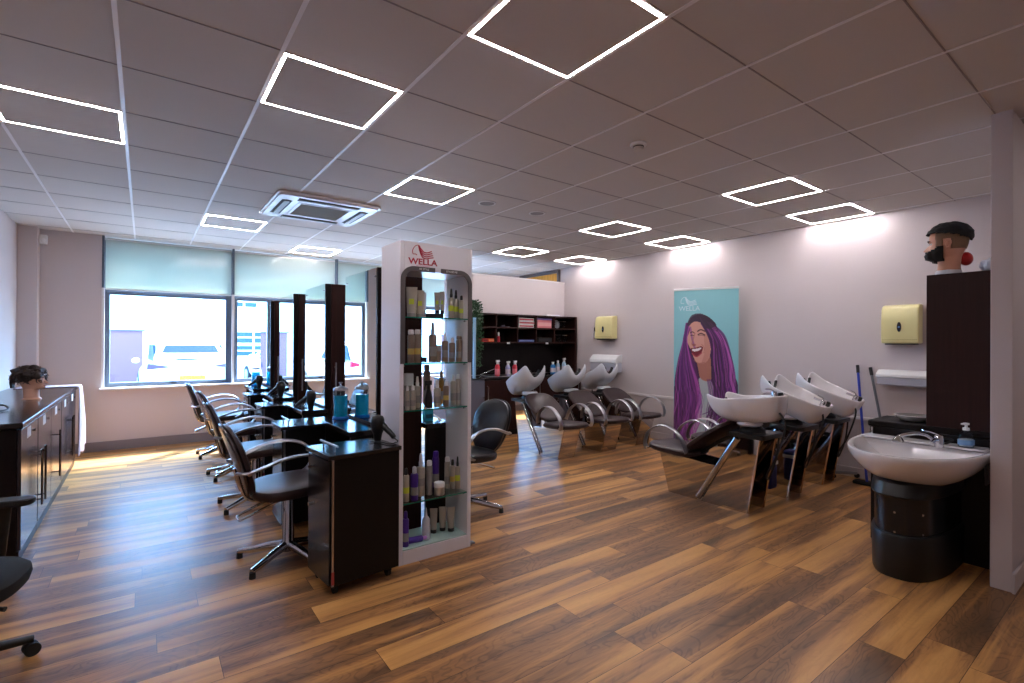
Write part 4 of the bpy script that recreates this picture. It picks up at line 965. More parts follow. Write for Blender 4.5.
def stroke(pts, col, w, alpha=1, clip=None):
    P = [np.array(p, float) for p in pts]; Q = []
    for i in range(len(P)-1):
        p0, p1, p2, p3 = P[max(i-1, 0)], P[i], P[i+1], P[min(i+2, len(P)-1)]
        for k in range(8): s = k/8; Q.append(.5*((2*p1)+(-p0+p2)*s+(2*p0-5*p1+4*p2-p3)*s*s+(-p0+3*p1-3*p2+p3)*s**3))
    Q.append(P[-1]); D = np.full(UU.shape, 1e9)
    for a, b in zip(Q[:-1], Q[1:]):
        d = b-a; L2 = d@d+1e-9; s = np.clip(((UU-a[0])*d[0]+(VV-a[1])*d[1])/L2, 0, 1)
        D = np.minimum(D, np.hypot(UU-a[0]-s*d[0], VV-a[1]-s*d[1]))
    k = np.clip((w/2+.7-D)/1.4, 0, 1)*alpha
    if clip is not None: k = k*clip
    img[:] = img*(1-k[..., None])+np.array(col)*k[..., None]
# shirt, neck, hair mass, face
hairm = fill([(60, 150), (78, 118), (110, 104), (150, 112), (182, 140), (205, 190), (222, 250), (240, 300), (262, 350), (280, 390), (282, 440), (270, 500), (262, 560), (230, 600), (190, 580), (170, 520), (140, 560), (100, 600), (90, 668), (10, 668), (4, 560), (2, 450), (6, 380), (20, 320), (38, 250), (44, 195)], (66, 34, 78))
fill([(115, 378), (150, 372), (175, 400), (190, 470), (200, 540), (215, 600), (228, 668), (60, 668), (75, 600), (98, 520), (105, 450)], (172, 186, 192))
for k in range(7): stroke([(115+k*13, 440), (108+k*15, 540), (100+k*18, 660)], (150, 166, 176), 5, .5)
fill([(108, 290), (160, 280), (168, 330), (172, 372), (150, 388), (122, 376), (112, 340)], (176, 118, 104))
face = fill([(62, 160), (88, 136), (118, 138), (142, 160), (160, 200), (166, 250), (158, 290), (136, 312), (106, 310), (92, 290), (80, 258), (70, 240), (60, 214)], (214, 160, 146))
fill([(136, 190), (160, 205), (164, 260), (150, 300), (126, 312), (140, 260)], (190, 130, 118), .6)
# hair over the face and strands
purp = [(92, 40, 112), (138, 58, 150), (60, 30, 70), (112, 46, 124), (158, 84, 172), (48, 28, 50), (176, 70, 160)]
fill([(120, 140), (150, 150), (190, 230), (230, 330), (270, 410), (270, 500), (215, 580), (180, 500), (178, 420), (172, 330), (166, 250), (150, 190)], (112, 44, 120), .9)
fill([(62, 150), (72, 170), (60, 215), (70, 260), (92, 300), (108, 360), (118, 430), (100, 500), (70, 600), (30, 660), (8, 600), (6, 430), (36, 300), (44, 200)], (88, 38, 98), .9)
rs = np.random.RandomState(5)
hot = [(178, 78, 170), (196, 104, 190), (150, 70, 168)]; dark = [(44, 24, 50), (60, 32, 72), (78, 38, 92)]; mid = [(104, 44, 116), (128, 54, 140), (92, 40, 112)]
def pick(wt): 
    L_ = (dark, mid, hot)[rs.choice(3, p=wt)]; return L_[rs.randint(3)]
for k in range(150):      # her left side (right of the face), waving outwards
    s_ = rs.rand(); wv = 6*math.sin(k*1.7); x0 = 112+s_*58; x1 = 166+s_*62; x2 = 176+s_*92; x3 = 178+s_*100+rs.randn()*9
    stroke([(x0, 118+s_*26), (x1, 215+rs.randn()*8), (x2-6, 310), (x2+wv, 375), (x2+8-wv, 440), (x3+wv, 505), (x3-14+rs.randn()*12, 560+rs.randn()*22)], pick([.35, .35, .30] if s_ > .35 else [.55, .35, .10]), 2+rs.rand()*4, .6)
for k in range(150):      # her right side (left of the face) and the lock over the chest
    s_ = rs.rand(); wv = 5*math.sin(k*2.3)
    stroke([(72-s_*16, 142), (60-s_*16, 215), (80-s_*60, 310+rs.randn()*8), (108-s_*98+wv, 400), (122-s_*112-wv+rs.randn()*5, 470), (104-s_*94+wv+rs.randn()*9, 560), (74-s_*62+rs.randn()*14, 650)], pick([.4, .4, .2] if s_ > .3 else [.25, .40, .35]), 2+rs.rand()*4, .6)
for k in range(16): stroke([(150+k*2, 380), (160+k*3, 450), (150+k*4+rs.randn()*4, 520), (160+k*5, 560+rs.randn()*15)], pick([.4, .4, .2]), 2.5, .5)
for k in range(26): stroke([(82+k*3, 112+rs.randn()*3), (70+k*5.2, 128+abs(k-10)*1.2), (64+k*6.0, 150+abs(k-8)*2)], (52, 34, 52), 3, .6, hairm & ~face)
fill([(60, 146), (80, 108), (118, 100), (156, 116), (190, 150), (150, 165), (118, 135), (92, 134), (70, 152)], (60, 44, 62), .75)
stroke([(75, 160), (84, 210), (96, 250)], (122, 60, 150), 9, .55)
# features: brow, eye, nose, mouth
stroke([(108, 176), (122, 169), (140, 176)], (84, 50, 52), 5); stroke([(110, 190), (124, 185), (140, 192)], (60, 34, 40), 4); stroke([(112, 194), (126, 192), (138, 196)], (110, 70, 70), 3, .7)
stroke([(76, 182), (84, 178), (92, 182)], (84, 50, 52), 4); stroke([(78, 194), (84, 192), (91, 195)], (60, 34, 40), 3)
stroke([(96, 184), (88, 212), (82, 230), (90, 238), (100, 234)], (176, 112, 104), 4, .8); fill([(84, 232), (92, 228), (100, 234), (92, 240)], (150, 84, 80), .7)
fill([(78, 250), (100, 246), (122, 240), (132, 246), (124, 268), (104, 282), (86, 274)], (120, 34, 52)); fill([(84, 253), (104, 250), (124, 245), (118, 256), (98, 262), (86, 260)], (238, 232, 232)); stroke([(84, 272), (104, 284), (126, 268)], (176, 70, 84), 5)
stroke([(126, 232), (138, 246), (136, 268)], (168, 108, 98), 3, .6); stroke([(92, 300), (112, 312), (140, 308)], (170, 110, 100), 4, .6)
vs = []; fs = []; cols = []
for j in range(NY+1):
    for i in range(NX+1): vs.append((-hw+2*hw*i/NX, -.0026, bz1-.012-(bz1-bz0)*j/NY*1.0))
for j in range(NY):
    for i in range(NX): a = j*(NX+1)+i; fs.append((a, a+NX+1, a+NX+2, a+1)); cols.append(img[j, i])
me = bpy.data.meshes.new('printed_picture'); me.from_pydata(vs, [], fs)
ca = me.color_attributes.new('print', 'BYTE_COLOR', 'CORNER')
lc = np.clip(np.array(cols), 0, 255)/255; lc = np.where(lc <= .04045, lc/12.92, ((lc+.055)/1.055)**2.4)
full = np.ones((len(cols)*4, 4), np.float32); full[:, :3] = np.repeat(lc, 4, axis=0); ca.data.foreach_set('color', full.ravel())
pm = mat('banner_print', (255, 255, 255), .45); at_ = pm.node_tree.nodes.new('ShaderNodeVertexColor'); at_.layer_name = 'print'; pm.node_tree.links.new(at_.outputs[0], pm.node_tree.nodes['Principled BSDF'].inputs['Base Color'])
me.materials.append(pm); po = bpy.data.objects.new('printed_picture', me); C.objects.link(po); po.parent = t
lg = MB(); emblem(lg, -hw+.185, bz1-.145, .17, -.0045, -.003); lg.build('emblem', colour('print_white', (205, 226, 236), .5), t, smooth=False)
text_mesh('brand_lettering', 'WELLA', .085, 'c_print_white', t, (-hw+.19, -.0035, bz1-.245), (R(90), 0, 0), .0005, sx=.95)

# ------------------------------------------------------------------ dark shelving and counter at the partition
FY, BY = 6.15, 6.495
t = thing('wall_shelf_unit', 'dark brown pigeonhole shelving along the partition, above the sink counter', 'shelving', (4.95, BY, 0))
X0, X1 = 3.72-4.95, 5.94-4.95; yf = FY-BY
MB().box(X0, X1-.04, -.012, -.001, .88, 1.825).build('back_board', 'wenge2', t, smooth=False)
MB().box(X1-.04, X1, yf, -.001, 0, 1.825).build('end_panel', 'wenge', t, smooth=False, bevel=.002)
for z in (1.805, 1.605, 1.375): MB().box(X0, X1-.04, yf, -.012, z, z+.02).build('shelf_board', 'wenge', t, smooth=False, bevel=.0015)
for u in (496.6, 517.8, 536.6, 554.7):
    x = bearing(u, FY)-4.95; MB().box(x-.009, x+.009, yf+.002, -.012, 1.395, 1.805).build('divider', 'wenge', t, smooth=False)
for u in (508.5, 547): x = bearing(u, FY)-4.95; MB().box(x-.028, x+.028, yf-.0015, yf, 1.365, 1.39).build('paper_label', 'whitematt', t, smooth=False)
t = thing('sink_counter', 'dark brown counter with a steel sink under the pigeonhole shelving', 'counter', (4.95, BY, 0)); yc = 5.99-BY
MB().box(3.945-4.95, X1-.042, yc+.02, -.013, .0, .845).build('carcass', 'wenge2', t, smooth=False)
MB().box(3.94-4.95, X1-.042, yc, -.013, .845, .875).build('worktop', 'blacktop', t, smooth=False, bevel=.003)
for k in range(4):
    xa = 3.95-4.95+k*.485; d = MB().box(xa, xa+.475, yc+.0, yc+.018, .08, .83).build('door', 'wenge', t, smooth=False, bevel=.002)
    hx = xa+(.05 if k % 2 == 0 else .40); MB().tube([(hx, yc, .45), (hx, yc-.03, .46), (hx, yc-.03, .74), (hx, yc, .75)], .006, 8).build('handle', 'alu', d)
MB().prism(rbox(4.10-4.95, 4.68-4.95, yc+.07, yc+.40, 0, 0, .06), 'z', .875, .882).build('sink_rim', 'alu', t, bevel=.002)
MB().prism(rbox(4.14-4.95, 4.50-4.95, yc+.10, yc+.37, 0, 0, .06), 'z', .8821, .8835).build('sink_bowl', mat('sink_steel_dark', (90, 92, 96), .3, 1), t)
MB().tube(arc([(4.10-4.95, yc+.34, .88), (4.11-4.95, yc+.33, .90), (4.20-4.95, yc+.28, .945), (4.30-4.95, yc+.23, .985), (4.33-4.95, yc+.22, .975)], 5), .011, 10).build('tap', 'chrome', t)
def at_counter(u, y): return bearing(u, y)
def spray(u, label, body, head, y=6.12, z=.875, h=.22, trig=True, r=.038):
    t = thing('spray_bottle' if trig else 'refill_bottle', label, 'bottle', (bearing(u, y), y, z+.0005), R(200), 'bottles on the sink counter')
    MB().lathe([(r*.95, 0), (r, .006), (r, h*.55), (r*.75, h*.68), (r*.4, h*.74)], seg=20).build('body', body, t)
    MB().lathe([(r*1.012, h*.12), (r*1.018, h*.13), (r*1.018, h*.45), (r*1.012, h*.46)], seg=20).build('label_band', colour('band_'+label[:3], (200, 190, 200), .4) if body != 'c_spray_red' else colour('band_pink', (222, 120, 130), .4), t)
    m2 = MB(); m2.cyl((0, 0, h*.72), (0, 0, h*.84), r*.42)
    if trig: m2.box(-.05, .026, -.010, .010, h*.86, h*.98); m2.tube([(-.03, 0, h*.88), (-.045, 0, h*.76), (-.04, 0, h*.7)], .005, 6); m2.cyl((0, 0, h*.83), (0, 0, h*.9), r*.3)
    else: m2.cyl((0, 0, h*.84), (0, 0, h*.92), r*.5)
    m2.build('head', head, t)
colour('spray_red', (196, 42, 60)); colour('spray_lilac', (150, 150, 190)); colour('refill_blue', (30, 120, 190)); colour('refill_clear', (150, 180, 205))
spray(497.5, 'red spray bottle with white head on the sink counter, left of the lilac one', 'c_spray_red', 'whitematt', h=.25)
spray(508, 'lilac spray bottle between two red ones on the sink counter', 'c_spray_lilac', 'whitematt', h=.23)
spray(514.8, 'red bottle with white head on the sink counter, right of the lilac one', 'c_spray_red', 'whitematt', h=.235)
spray(553, 'blue refill bottle on the counter behind the second silver bowl', 'c_refill_blue', 'whitematt', y=6.2, h=.21, trig=False, r=.045)
spray(558, 'pale translucent bottle, middle of the three right of the counter', 'c_refill_clear', 'whitematt', y=6.25, h=.23, trig=False)
spray(564, 'tall pale blue bottle with pump, rightmost on the counter', 'c_refill_clear', 'whitematt', y=6.2, h=.26)
def carton(u0, u1, z0, h, label, m, y=6.2, name='carton', n=1, cat='box', cols=None):
    x0, x1 = bearing(u0, y), bearing(u1, y); t = thing(name, label, cat, ((x0+x1)/2, y, z0+.0005), 0, 'things in the pigeonholes')
    MB().box(-(x1-x0)/2, (x1-x0)/2, 0, .2, 0, h).build('box_body', m, t, smooth=False, bevel=.002)
    MB().box(-(x1-x0)/2+.01, (x1-x0)/2-.01, -.0012, -.0002, h*.25, h*.7).build('print', cols or 'whitematt', t, smooth=False)
wr = colour('print_crimson', (200, 60, 84)); wh = 'whitematt'
for k in range(3): carton(518.8, 533.8+(k % 2), 1.625+k*.052, .049, ['lowest', 'middle', 'topmost'][k]+' flat white carton with red print, in the third pigeonhole of the top row', wh, cols=wr)
carton(537.5, 551.5, 1.625, .13, 'pink carton with printed front in the fourth pigeonhole of the top row', colour('carton_pink', (226, 132, 140), .5), cols=colour('carton_pale', (238, 180, 180), .5))
carton(537.5, 551.8, 1.756, .028, 'flat purple carton lying on the pink one', colour('carton_purple', (104, 72, 150), .5), cols=colour('carton_lilac', (140, 120, 180), .5))
carton(483, 488, 1.395, .05, 'small red carton at the left of the lower pigeonholes', colour('carton_red', (190, 24, 24), .5), cols=colour('carton_darkred', (120, 12, 12), .5))
carton(488.5, 494.5, 1.395, .052, 'small orange carton beside the red one in the lower pigeonholes', colour('carton_orange', (232, 84, 36), .5), cols=colour('carton_pale2', (250, 150, 110), .5))
carton(518.8, 534.5, 1.395, .04, 'flat dark blue carton in the third lower pigeonhole', colour('carton_blue', (36, 44, 112), .5), cols=colour('carton_lightblue', (120, 140, 190), .5))
carton(538.5, 552, 1.395, .075, 'black storage tray in the fourth lower pigeonhole', 'plasticblack', cols=colour('tray_dark', (36, 34, 42), .5), name='storage_tray', cat='tray')
t = thing('small_bottle', 'slim white and red bottle in the second lower pigeonhole', 'bottle', (bearing(498.6, 6.2), 6.2, 1.3955), 0, 'things in the pigeonholes')
MB().lathe([(.02, 0), (.021, .004), (.021, .08), (.012, .09)]).build('body', 'c_spray_red', t); MB().lathe([(.012, .09), (.013, .14), (.006, .15)]).build('cap', 'whitematt', t)
gm = thin_glass('clear_plastic', (.8, .82, .84), rough=.1)
for (u, z, lb) in ((557.5, 1.625, 'clear tumbler at the left of the fifth top pigeonhole'), (563, 1.625, 'clear tumbler at the right of the fifth top pigeonhole'), (558.5, 1.395, 'clear tumbler at the left of the fifth lower pigeonhole'), (564.5, 1.395, 'clear tumbler at the right of the fifth lower pigeonhole')):
    t = thing('tumbler', lb, 'tumbler', (bearing(u, 6.22), 6.22, z+.0005), 0, 'clear tumblers')
    MB().lathe([(.03, 0), (.034, .004), (.044, .12), (.045, .122)], seg=24).build('cup', gm, t)
    MB().lathe([(.045, .118), (.047, .121), (.045, .124), (.043, .121)], seg=24).build('rim', 'alu', t)
t = thing('white_plate', 'white round dish leaning at the left of the fifth top pigeonhole', 'dish', (bearing(556.5, 6.3), 6.30, 1.70)); 
MB().lathe([(.07, 0), (.072, .004), (.05, .012), (.001, .012)], mtx=Matrix.Rotation(R(80), 4, 'X')).build('dish', 'ceramic', t)
t = thing('folded_paper', 'white folded paper pack lying on top of the dark shelving', 'paper', (bearing(552, 6.3), 6.3, 1.8255))
MB().box(-.17, .17, -.06, .06, 0, .012).build('sheet', 'whitematt', t, smooth=False, bevel=.002); MB().box(-.15, .13, -.05, .05, .012, .03).build('sheet', 'whitematt', t, smooth=False, bevel=.004)
t = thing('cable_box', 'small dark gadget in the second top pigeonhole', 'gadget', (bearing(503, 6.25), 6.25, 1.6255)); MB().box(-.03, .03, -.02, .02, 0, .03).build('case', colour('gadget_grey', (70, 70, 90), .4), t, bevel=.006); MB().box(.05, .12, -.02, .02, 0, .012).build('remote', colour('gadget_pale', (110, 110, 120), .4), t, bevel=.003)
# grey cupboard and pale blue post beside the counter
t = thing('grey_cupboard', 'low grey cupboard between the product stand and the sink counter', 'cupboard', (3.84, 6.05, 0))
MB().box(-.45, .085, -.10, .42, 0.0, .86).build('body', 'greybox', t, smooth=False, bevel=.004)
MB().box(-.43, .075, -.118, -.101, .05, .84).build('door', 'greybox', t, smooth=False, bevel=.003)
MB().cyl((.05, -.118, .6), (.05, -.14, .6), .008).build('knob', 'chrome', t)
MB().box(-.46, .095, -.125, .43, .86, .872).build('top', 'blacktop', t, smooth=False, bevel=.002)
o = MB().box(3.775, 3.81, 6.0, 6.04, .874, 1.74).build('pale_blue_post', 'paleblue', smooth=False, bevel=.003); tag(o, 'pale blue upright post beside the product stand, under the trailing ivy', 'post')
# ivy
t = thing('trailing_ivy', 'green trailing ivy hanging at the left end of the dark shelving', 'plant', (3.83, 6.08, 1.78))
MB().lathe([(.045, .0), (.06, .09), (.062, .1), (.05, .1)], c=(-.02, .2, .047)).build('pot', 'plasticblack', t)
lf = MB(); st = MB()
for k in range(16):
    a = random.uniform(-.9, .9); ln = random.uniform(.25, .80); x0 = random.uniform(-.09, .12)
    pts = arc([(-.02+x0*.2, .19, .14), (x0*.6, .08, .19+random.uniform(-.03, .03)), (x0, 0.0, .12), (x0+.02*a, -.03+random.uniform(-.02, .03), -.08), (x0+.03*a, -.02, -ln*.6), (x0-.02*a, -.02, -ln)], 6); st.tube(pts, .0025, 5)
    for p in pts[3:]:
        for q in range(3):
            d = Vector((random.uniform(-1, 1), random.uniform(-1, .5), random.uniform(-1, .4))).normalized(); s = random.uniform(.022, .038); w2 = d.orthogonal().normalized(); c0 = p+d*.012
            lf.add([c0, c0+d*s*.35+w2*s*.45, c0+d*s*1.2, c0+d*s*.35-w2*s*.45, c0+d*s*.5+d.cross(w2)*s*.12], [(0, 1, 4), (1, 2, 4), (2, 3, 4), (3, 0, 4)])
st.build('stems', 'leaf', t); lo = lf.build('leaves', 'leaf', t, smooth=False, solid=.0006); lo['kind'] = 'stuff'

# ------------------------------------------------------------------ right foreground: tall mirror unit, wash basin
t = thing('tall_mirror_unit', 'tall dark brown cabinet end carrying the bearded head, behind the wash basin', 'cabinet', (4.19, 1.0, 0))
MB().box(0, .34, -.345, .012, .845, 1.847).build('upper_cabinet', 'wenge', t, smooth=False, bevel=.002)
MB().box(0, .36, -.345, .325, 0, .80).build('lower_cabinet', 'wenge2', t, smooth=False, bevel=.003)
MB().box(-.004, .37, -.345, .345, .80, .845).build('ledge', mat('ledge_matt', (18, 11, 11), .7, Specular_IOR_Level=.2), t, smooth=False, bevel=.012, seg=3)
MB().cyl((-.013, .315, .66), (-.013, .315, .80), .011).build('steel_post', 'chrome', t)
t = thing('oval_bowl', 'white rimmed oval bowl on the ledge left of the tall dark cabinet', 'bowl', (4.36, 1.125, .8455), R(90)); t.scale = (.62, .8, .8)
MB().lathe([(.06, 0), (.10, .01), (.135, .045), (.145, .052), (.138, .055), (.12, .05)], sx=1.25).build('rim', 'ceramic', t)
MB().lathe([(.122, .0562), (.118, .0560), (.09, .0555), (.001, .0552)], sx=1.25).build('inside', 'plasticblack', t)
# wash basin
t = thing('wash_basin', 'white wide hair wash basin on a black pedestal beside the wall end', 'basin', (4.160, 1.01, 0))
def D_outline(w0, dep, n=40, e=2.0):
    pts = []
    for k in range(n+1):
        a = PI*k/n; pts.append((-dep*abs(math.sin(a))**(2/e)*1.0, w0*math.cos(a)*1.0))
    return pts
rim_h = .745
def ringD(w0, dep, z, xoff=0, back=0.0, n=48, e=2.3):
    r = []
    for k in range(n):
        a = 2*PI*k/n; cx, cy = math.cos(a), math.sin(a)
        if cx > 0: x = back*abs(cx)**.25; y = w0*cy if abs(cy) < 1 else w0*cy; y = w0*(1 if cy > 0 else -1)*min(1, abs(cy)**.3) if cx > .02 else w0*cy
        else: x = -dep*abs(cx)**(2/e); y = w0*(1 if cy > 0 else -1)*abs(cy)**(2/e)
        r.append((x+xoff, y, z))
    return r
WB, DB = .353, .735
rs_ = [ringD(.10, .22, .520, -.12), ringD(.18, .36, .530, -.10), ringD(.26, .52, .58, -.06), ringD(.32, .66, .655, -.03), ringD(.348, .72, .712, -.01), ringD(WB, DB, .738, -.0), ringD(WB-.004, DB-.004, .746, 0), ringD(WB-.02, DB-.02, .746, 0),
       ringD(.305, .55, .738, -.12), ringD(.288, .51, .715, -.13), ringD(.23, .40, .66, -.15), ringD(.15, .28, .625, -.18), ringD(.04, .08, .618, -.25)]
MB().rings(rs_).build('basin', 'ceramic', t, sub=1)
MB().box(-.13, -.001, -.315, .325, .742, .755).build('back_ledge', 'ceramic', t, bevel=.006, seg=3)
MB().box(-.16, -.001, -.33, -.316, .55, .74).build('side_bracket', colour('bracket_grey', (80, 76, 80), .2), t, smooth=False, bevel=.01)
def pedr(w0, dep, z, n=48): return ringD(w0*.92, dep*1.06, z, -.002, n=n, e=2.7)
MB().rings([pedr(.205, .55, .001), pedr(.21, .56, .02), pedr(.215, .572, .25), pedr(.212, .566, .262)]).build('pedestal_lower', 'plasticblack', t)
MB().rings([pedr(.20, .545, .262), pedr(.20, .545, .48)]).build('pedestal_panel', mat('black_gloss', (14, 14, 17), .22), t)
for (xx, yy) in ((-.578, .0), (-.508, -.115)):
    for z in (.275, .39): MB().cyl((xx-.006, yy, z), (xx+.02, yy, z), .0065, seg=10).build('screw_cap', 'chrome', t)
MB().rings([pedr(.212, .566, .48), pedr(.217, .575, .492), pedr(.21, .55, .56), pedr(.19, .48, .60)]).build('pedestal_upper', 'plasticblack', t)
tp = MB(); tp.lathe([(.024, 0), (.024, .055), (.022, .07), (.014, .078), (.001, .08)]); tp.tube(arc([(-.01, 0, .045), (-.06, .01, .05), (-.10, .015, .035)], 4), .012, 10); tp.tube([(0, 0, .078), (-.05, .035, .10), (-.09, .06, .108)], [.010, .008, .006], 8, flat=.6)
o = tp.build('mixer_tap', 'chrome', t); o.location = (-.19, -.115, .748)
sh = MB(); sh.lathe([(.03, .0), (.032, .008), (.02, .03), (.012, .04)]); sh.tube(arc([(0, 0, .035), (.02, -.03, .05), (.06, -.08, .062), (.09, -.12, .055), (.11, -.15, .03)], 5), .011, 10)
o = sh.build('shower_head', 'chrome', t); o.location = (-.20, .09, .748)
MB().tube(arc([(-.15, -.12, .80), (-.10, -.16, .79), (-.08, -.12, .757)], 5), .007, 8).build('shower_hose', 'rubber', t)
M['clearb'] = thin_glass('clear_bottle', (.75, .83, .90), rough=.05)
t = thing('hand_soap_bottle', 'clear soap bottle with white pump and blue label on the wash basin', 'bottle', (4.08, .79, .7555), R(-30)); t.scale = (1.2, 1.2, 1.2)
MB().lathe([(.034, 0), (.036, .004), (.037, .05), (.030, .075), (.013, .085)], sy=.75).build('bottle', 'clearb', t)
MB().lathe([(.032, .004), (.033, .04), (.001, .042)], sy=.72).build('soap', mat('soap_liquid', (205, 214, 224), .2), t)
MB().lathe([(.014, .085), (.014, .098), (.006, .10), (.006, .112), (.013, .114), (.013, .122), (.002, .124)]).build('pump', 'whitematt', t)
MB().box(-.055+.03, .012, -.006, .006, .113, .121).build('spout', 'whitematt', t, bevel=.001)
MB().lathe([(.0375, .012), (.0378, .013), (.0376, .036), (.0373, .037)], sy=.76).build('label_band', colour('soap_label', (120, 165, 212), .4), t)

# ------------------------------------------------------------------ black office chair, bottom left
t = thing('office_chair', 'black fabric office chair with armrest, mostly outside the left edge', 'chair', (-.66, 2.92, 0), R(-10))
for k in range(5):
    a = R(30+72*k); d = Vector((math.cos(a), math.sin(a), 0))
    lg = MB().tube([d*.03+Vector((0, 0, .1)), d*.15+Vector((0, 0, .09)), d*.29+Vector((0, 0, .068))], [.024, .02, .016], 10).build('leg', 'plasticblack', t)
    for s in (-1, 1):
        n_ = Vector((-d.y, d.x, 0)); MB().cyl(d*.285+n_*s*.006+Vector((0, 0, .028)), d*.285+n_*s*.024+Vector((0, 0, .028)), .028, seg=20).build('castor_wheel', 'rubber', lg)
MB().lathe([(.035, .07), (.035, .2), (.018, .21), (.018, .35)]).build('gas_lift', 'plasticblack', t)
rings = []
for (z, s) in ((.345, .85), (.36, .97), (.385, 1.0), (.41, .99), (.43, .9), (.437, .6), (.439, .1)):
    r = []
    for k in range(40):
        a = 2*PI*k/40; cx, cy = math.cos(a), math.sin(a); q = (abs(cx)**2.8+abs(cy)**2.8)**(-1/2.8); r.append((.02+.25*cx*q*s, .24*cy*q*s, z))
    rings.append(r)
MB().rings(rings).build('seat', 'fabricblack', t)
MB().tube([(.1, .0, .335), (.20, -.1, .33), (.25, -.12, .325)], [.006, .006, .01], 8).build('lever', 'plasticblack', t)
for s, nm in ((1, 'armrest'), (-1, 'armrest')):
    ar = MB(); ar.prism(rbox(-.10, .215, s*.27-.045, s*.27+.045, 0, 0, .035), 'z', .635, .665); 
    ao = ar.build(nm, 'plasticblack', t, bevel=.006)
    MB().tube(arc([(.08, s*.16, .36), (.08, s*.24, .36), (.08, s*.272, .42), (.10, s*.272, .635)], 5), .026, 10, flat=1.5).build('arm_post', 'plasticblack', ao)
MB().tube(arc([(-.12, 0, .355), (-.27, 0, .37), (-.30, 0, .48), (-.29, 0, .75)], 5), .02, 10).build('back_bar', 'plasticblack', t)
bk_ = MB(); bk_.prism(rbox(-.22, .22, .60, 1.05, 0, 0, .08), 'x', -.28, -.235); bk_.build('backrest', 'fabricblack', t, bevel=.015)

# ------------------------------------------------------------------ outside
GZ = -.17
o = MB().box(-40, 60, YW+.36, 60, GZ-.1, GZ).build('ground_outside', mat('car_park', (112, 116, 120), .9, noise_amt=.15, scale=8), smooth=False); struct(o)
FYB = 24.0
t = thing('factory_building', 'white building across the car park with a pink shutter and blue windows', 'building', (0, FYB, GZ))
MB().box(-30, 40, 0, 6, 0, 11).build('wall', mat('white_cladding', (236, 236, 240), .6), t, smooth=False)
for (xa, xb) in ((-2.6, -.05), (13.0, 16.5)):
    MB().box(xa, xb, -.06, -.001, 0, 1.92).build('shutter_door', mat('pink_shutter', (108, 66, 74), .6), t, smooth=False)
    MB().box(xa-.08, xb+.08, -.12, -.061, 1.92, 1.98).build('shutter_header', mat('shutter_dark', (74, 58, 70), .6), t, smooth=False)
for (xa, xb, za, zb) in ((2.9, 3.95, 3.05, 3.45), (6.0, 7.2, 3.05, 3.45), (3.1, 5.2, 1.50, 1.95), (3.1, 5.2, .95, 1.36), (7, 10, 1.5, 1.95), (13.4, 15, 3.0, 3.6)):
    f_ = MB().box(xa, xb, -.08, -.001, za, zb).build('window', mat('blue_pane', (54, 74, 86), .6, Specular_IOR_Level=.1), t, smooth=False)
    g = MB(); n_ = int((xb-xa)/.8)+1
    for k in range(n_+1): x = xa+(xb-xa)*k/n_; g.box(x-.04, x+.04, -.1, -.081, za, zb)
    g.box(xa, xb, -.1, -.081, (za+zb)/2-.03, (za+zb)/2+.03); g.build('glazing_bars', 'whitematt', f_, smooth=False)
MB().cyl((2.0, -.1, 0), (2.0, -.1, 10), .09).build('drainpipe', mat('pipe_grey', (140, 150, 170), .5), t)
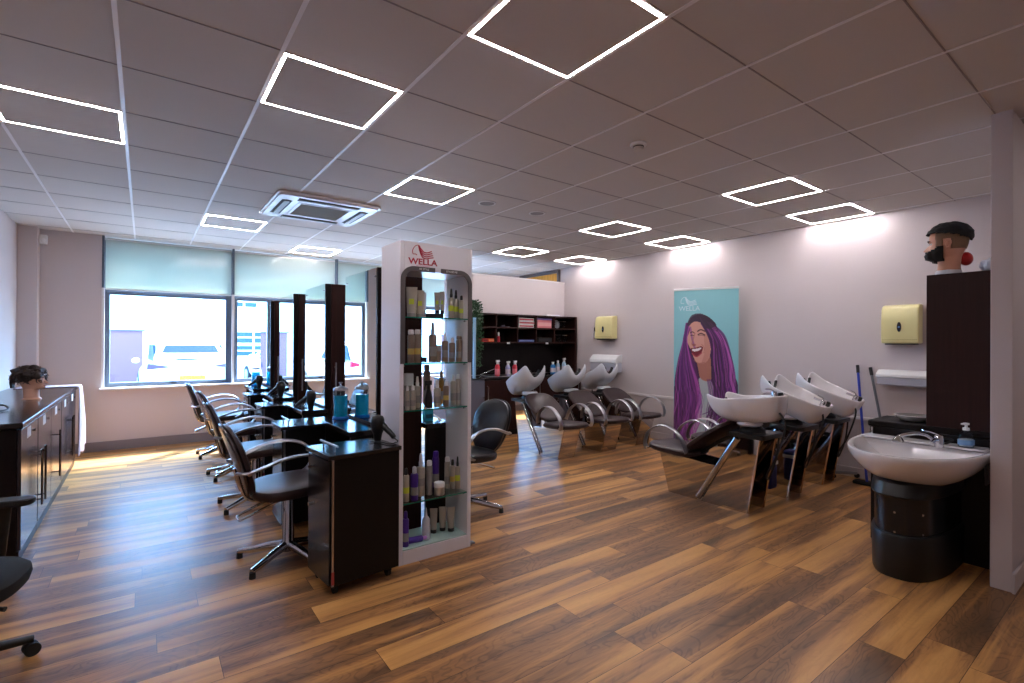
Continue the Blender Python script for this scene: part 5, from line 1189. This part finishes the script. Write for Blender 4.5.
def car(label, loc, rz, paint, kind_plate=True, plate='EK17 YHB', s=1.0):
    t = thing('parked_car', label, 'car', loc, rz, 'cars parked outside'); pm_ = colour('paint_'+paint, {'white': (238, 238, 240), 'silver': (176, 182, 192), 'red': (190, 20, 34)}[paint], .15)
    # rear faces -y, length along +y
    secs = [(0.0, .78, .35, .62, .60, .74), (.06, .88, .25, .95, .80, .80), (.5, .92, .22, 1.02, 1.0, .80), (1.0, .92, .2, 1.0, 1.0, .8), (2.2, .92, .2, .98, 1, .8), (3.3, .90, .22, .92, 1, .78), (4.0, .84, .26, .80, 1, .7), (4.3, .70, .34, .62, 1, .6)]
    rings = []
    for (y, hw_, z0, z1, _a, _b) in secs:
        r = []
        for k in range(28):
            a = 2*PI*k/28; cx, cz = math.cos(a), math.sin(a); e = 4.5; q = (abs(cx)**e+abs(cz)**e)**(-1/e); r.append((hw_*cx*q, y, (z0+z1)/2+(z1-z0)/2*cz*q))
        rings.append(r)
    MB().rings(rings).build('body', pm_, t)
    cab = [(.12, .72, .95, 1.02), (.25, .76, .95, 1.28), (.5, .70, .95, 1.52), (1.2, .66, .95, 1.62), (2.1, .66, .95, 1.58), (2.7, .72, .93, 1.32), (3.2, .78, .92, .98)]
    rings = []
    for (y, hw_, z0, z1) in cab:
        r = []
        for k in range(24):
            a = 2*PI*k/24; cx, cz = math.cos(a), math.sin(a); e = 3.2; q = (abs(cx)**e+abs(cz)**e)**(-1/e); r.append((hw_*cx*q, y, (z0+z1)/2+(z1-z0)/2*cz*q))
        rings.append(r)
    MB().rings(rings).build('cabin', pm_, t)
    gl = mat('car_glass', (26, 44, 56), .45, Specular_IOR_Level=.15)
    MB().rings([[(-.60, .205, 1.27), (.60, .205, 1.27), (.52, .33, 1.44), (-.52, .33, 1.44)], [(-.60, .165, 1.285), (.60, .165, 1.285), (.52, .29, 1.455), (-.52, .29, 1.455)]]).build('rear_window', gl, t, smooth=False)
    MB().box(-.32, .12, .02, .20, 1.10, 1.125).build('rear_wiper', gl, t, smooth=False)
    for s_ in (-1, 1):
        MB().prism([(.5, 1.05), (2.6, 1.05), (2.1, 1.46), (.7, 1.46)], 'x', *(sorted((s_*.70, s_*.735)))).build('side_window', gl, t)
        MB().prism([(s_*.42, .93), (s_*.90, .88), (s_*.88, 1.02), (s_*.62, .97)], 'y', -.005, .12).build('tail_light', mat('tail_lamp', (76, 62, 96) if paint == 'white' and 'middle' in label else (176, 20, 48), .4, Specular_IOR_Level=.1), t)
        for y in (.75, 3.45):
            w_ = MB(); w_.cyl((s_*.72, y, .32), (s_*.92, y, .32), .32, seg=28); wo_ = w_.build('wheel', 'rubber', t, bevel=.02)
            MB().cyl((s_*.921, y, .32), (s_*.93, y, .32), .19, seg=20).build('hub_cap', 'alu', wo_)
        MB().ell((s_*1.0, 2.6, 1.02), (.09, .06, .07), 12, 8).build('wing_mirror', pm_, t)
    MB().box(-.7, .7, -.03, .06, .28, .42).build('bumper', 'plasticblack', t, bevel=.02)
    pl = MB().box(-.27, .27, -.03, -.008, .60, .72).build('number_plate', mat('plate_yellow', (176, 136, 44), .6, Specular_IOR_Level=.1), t, smooth=False)
    if plate: text_mesh('plate_lettering', plate, .10, 'plasticblack', pl, (0, -.0305, .66), (R(90), 0, 0), .0004)
    MB().box(-.30, .30, -.022, -.003, .75, .78).build('plate_trim', 'chrome', t, smooth=False)
    return t
car('white car with a yellow number plate in the middle of the first window', (.95, 14.4, GZ), R(3), 'white', plate='AC72 YMB')
car('small white car seen in the second window beyond the mirrors', (4.5, 17.8, GZ), R(8), 'white', plate=None)
car('white car with red tail light cut off by the left edge of the first window', (-2.75, 13.2, GZ), R(-5), 'white', plate=None)
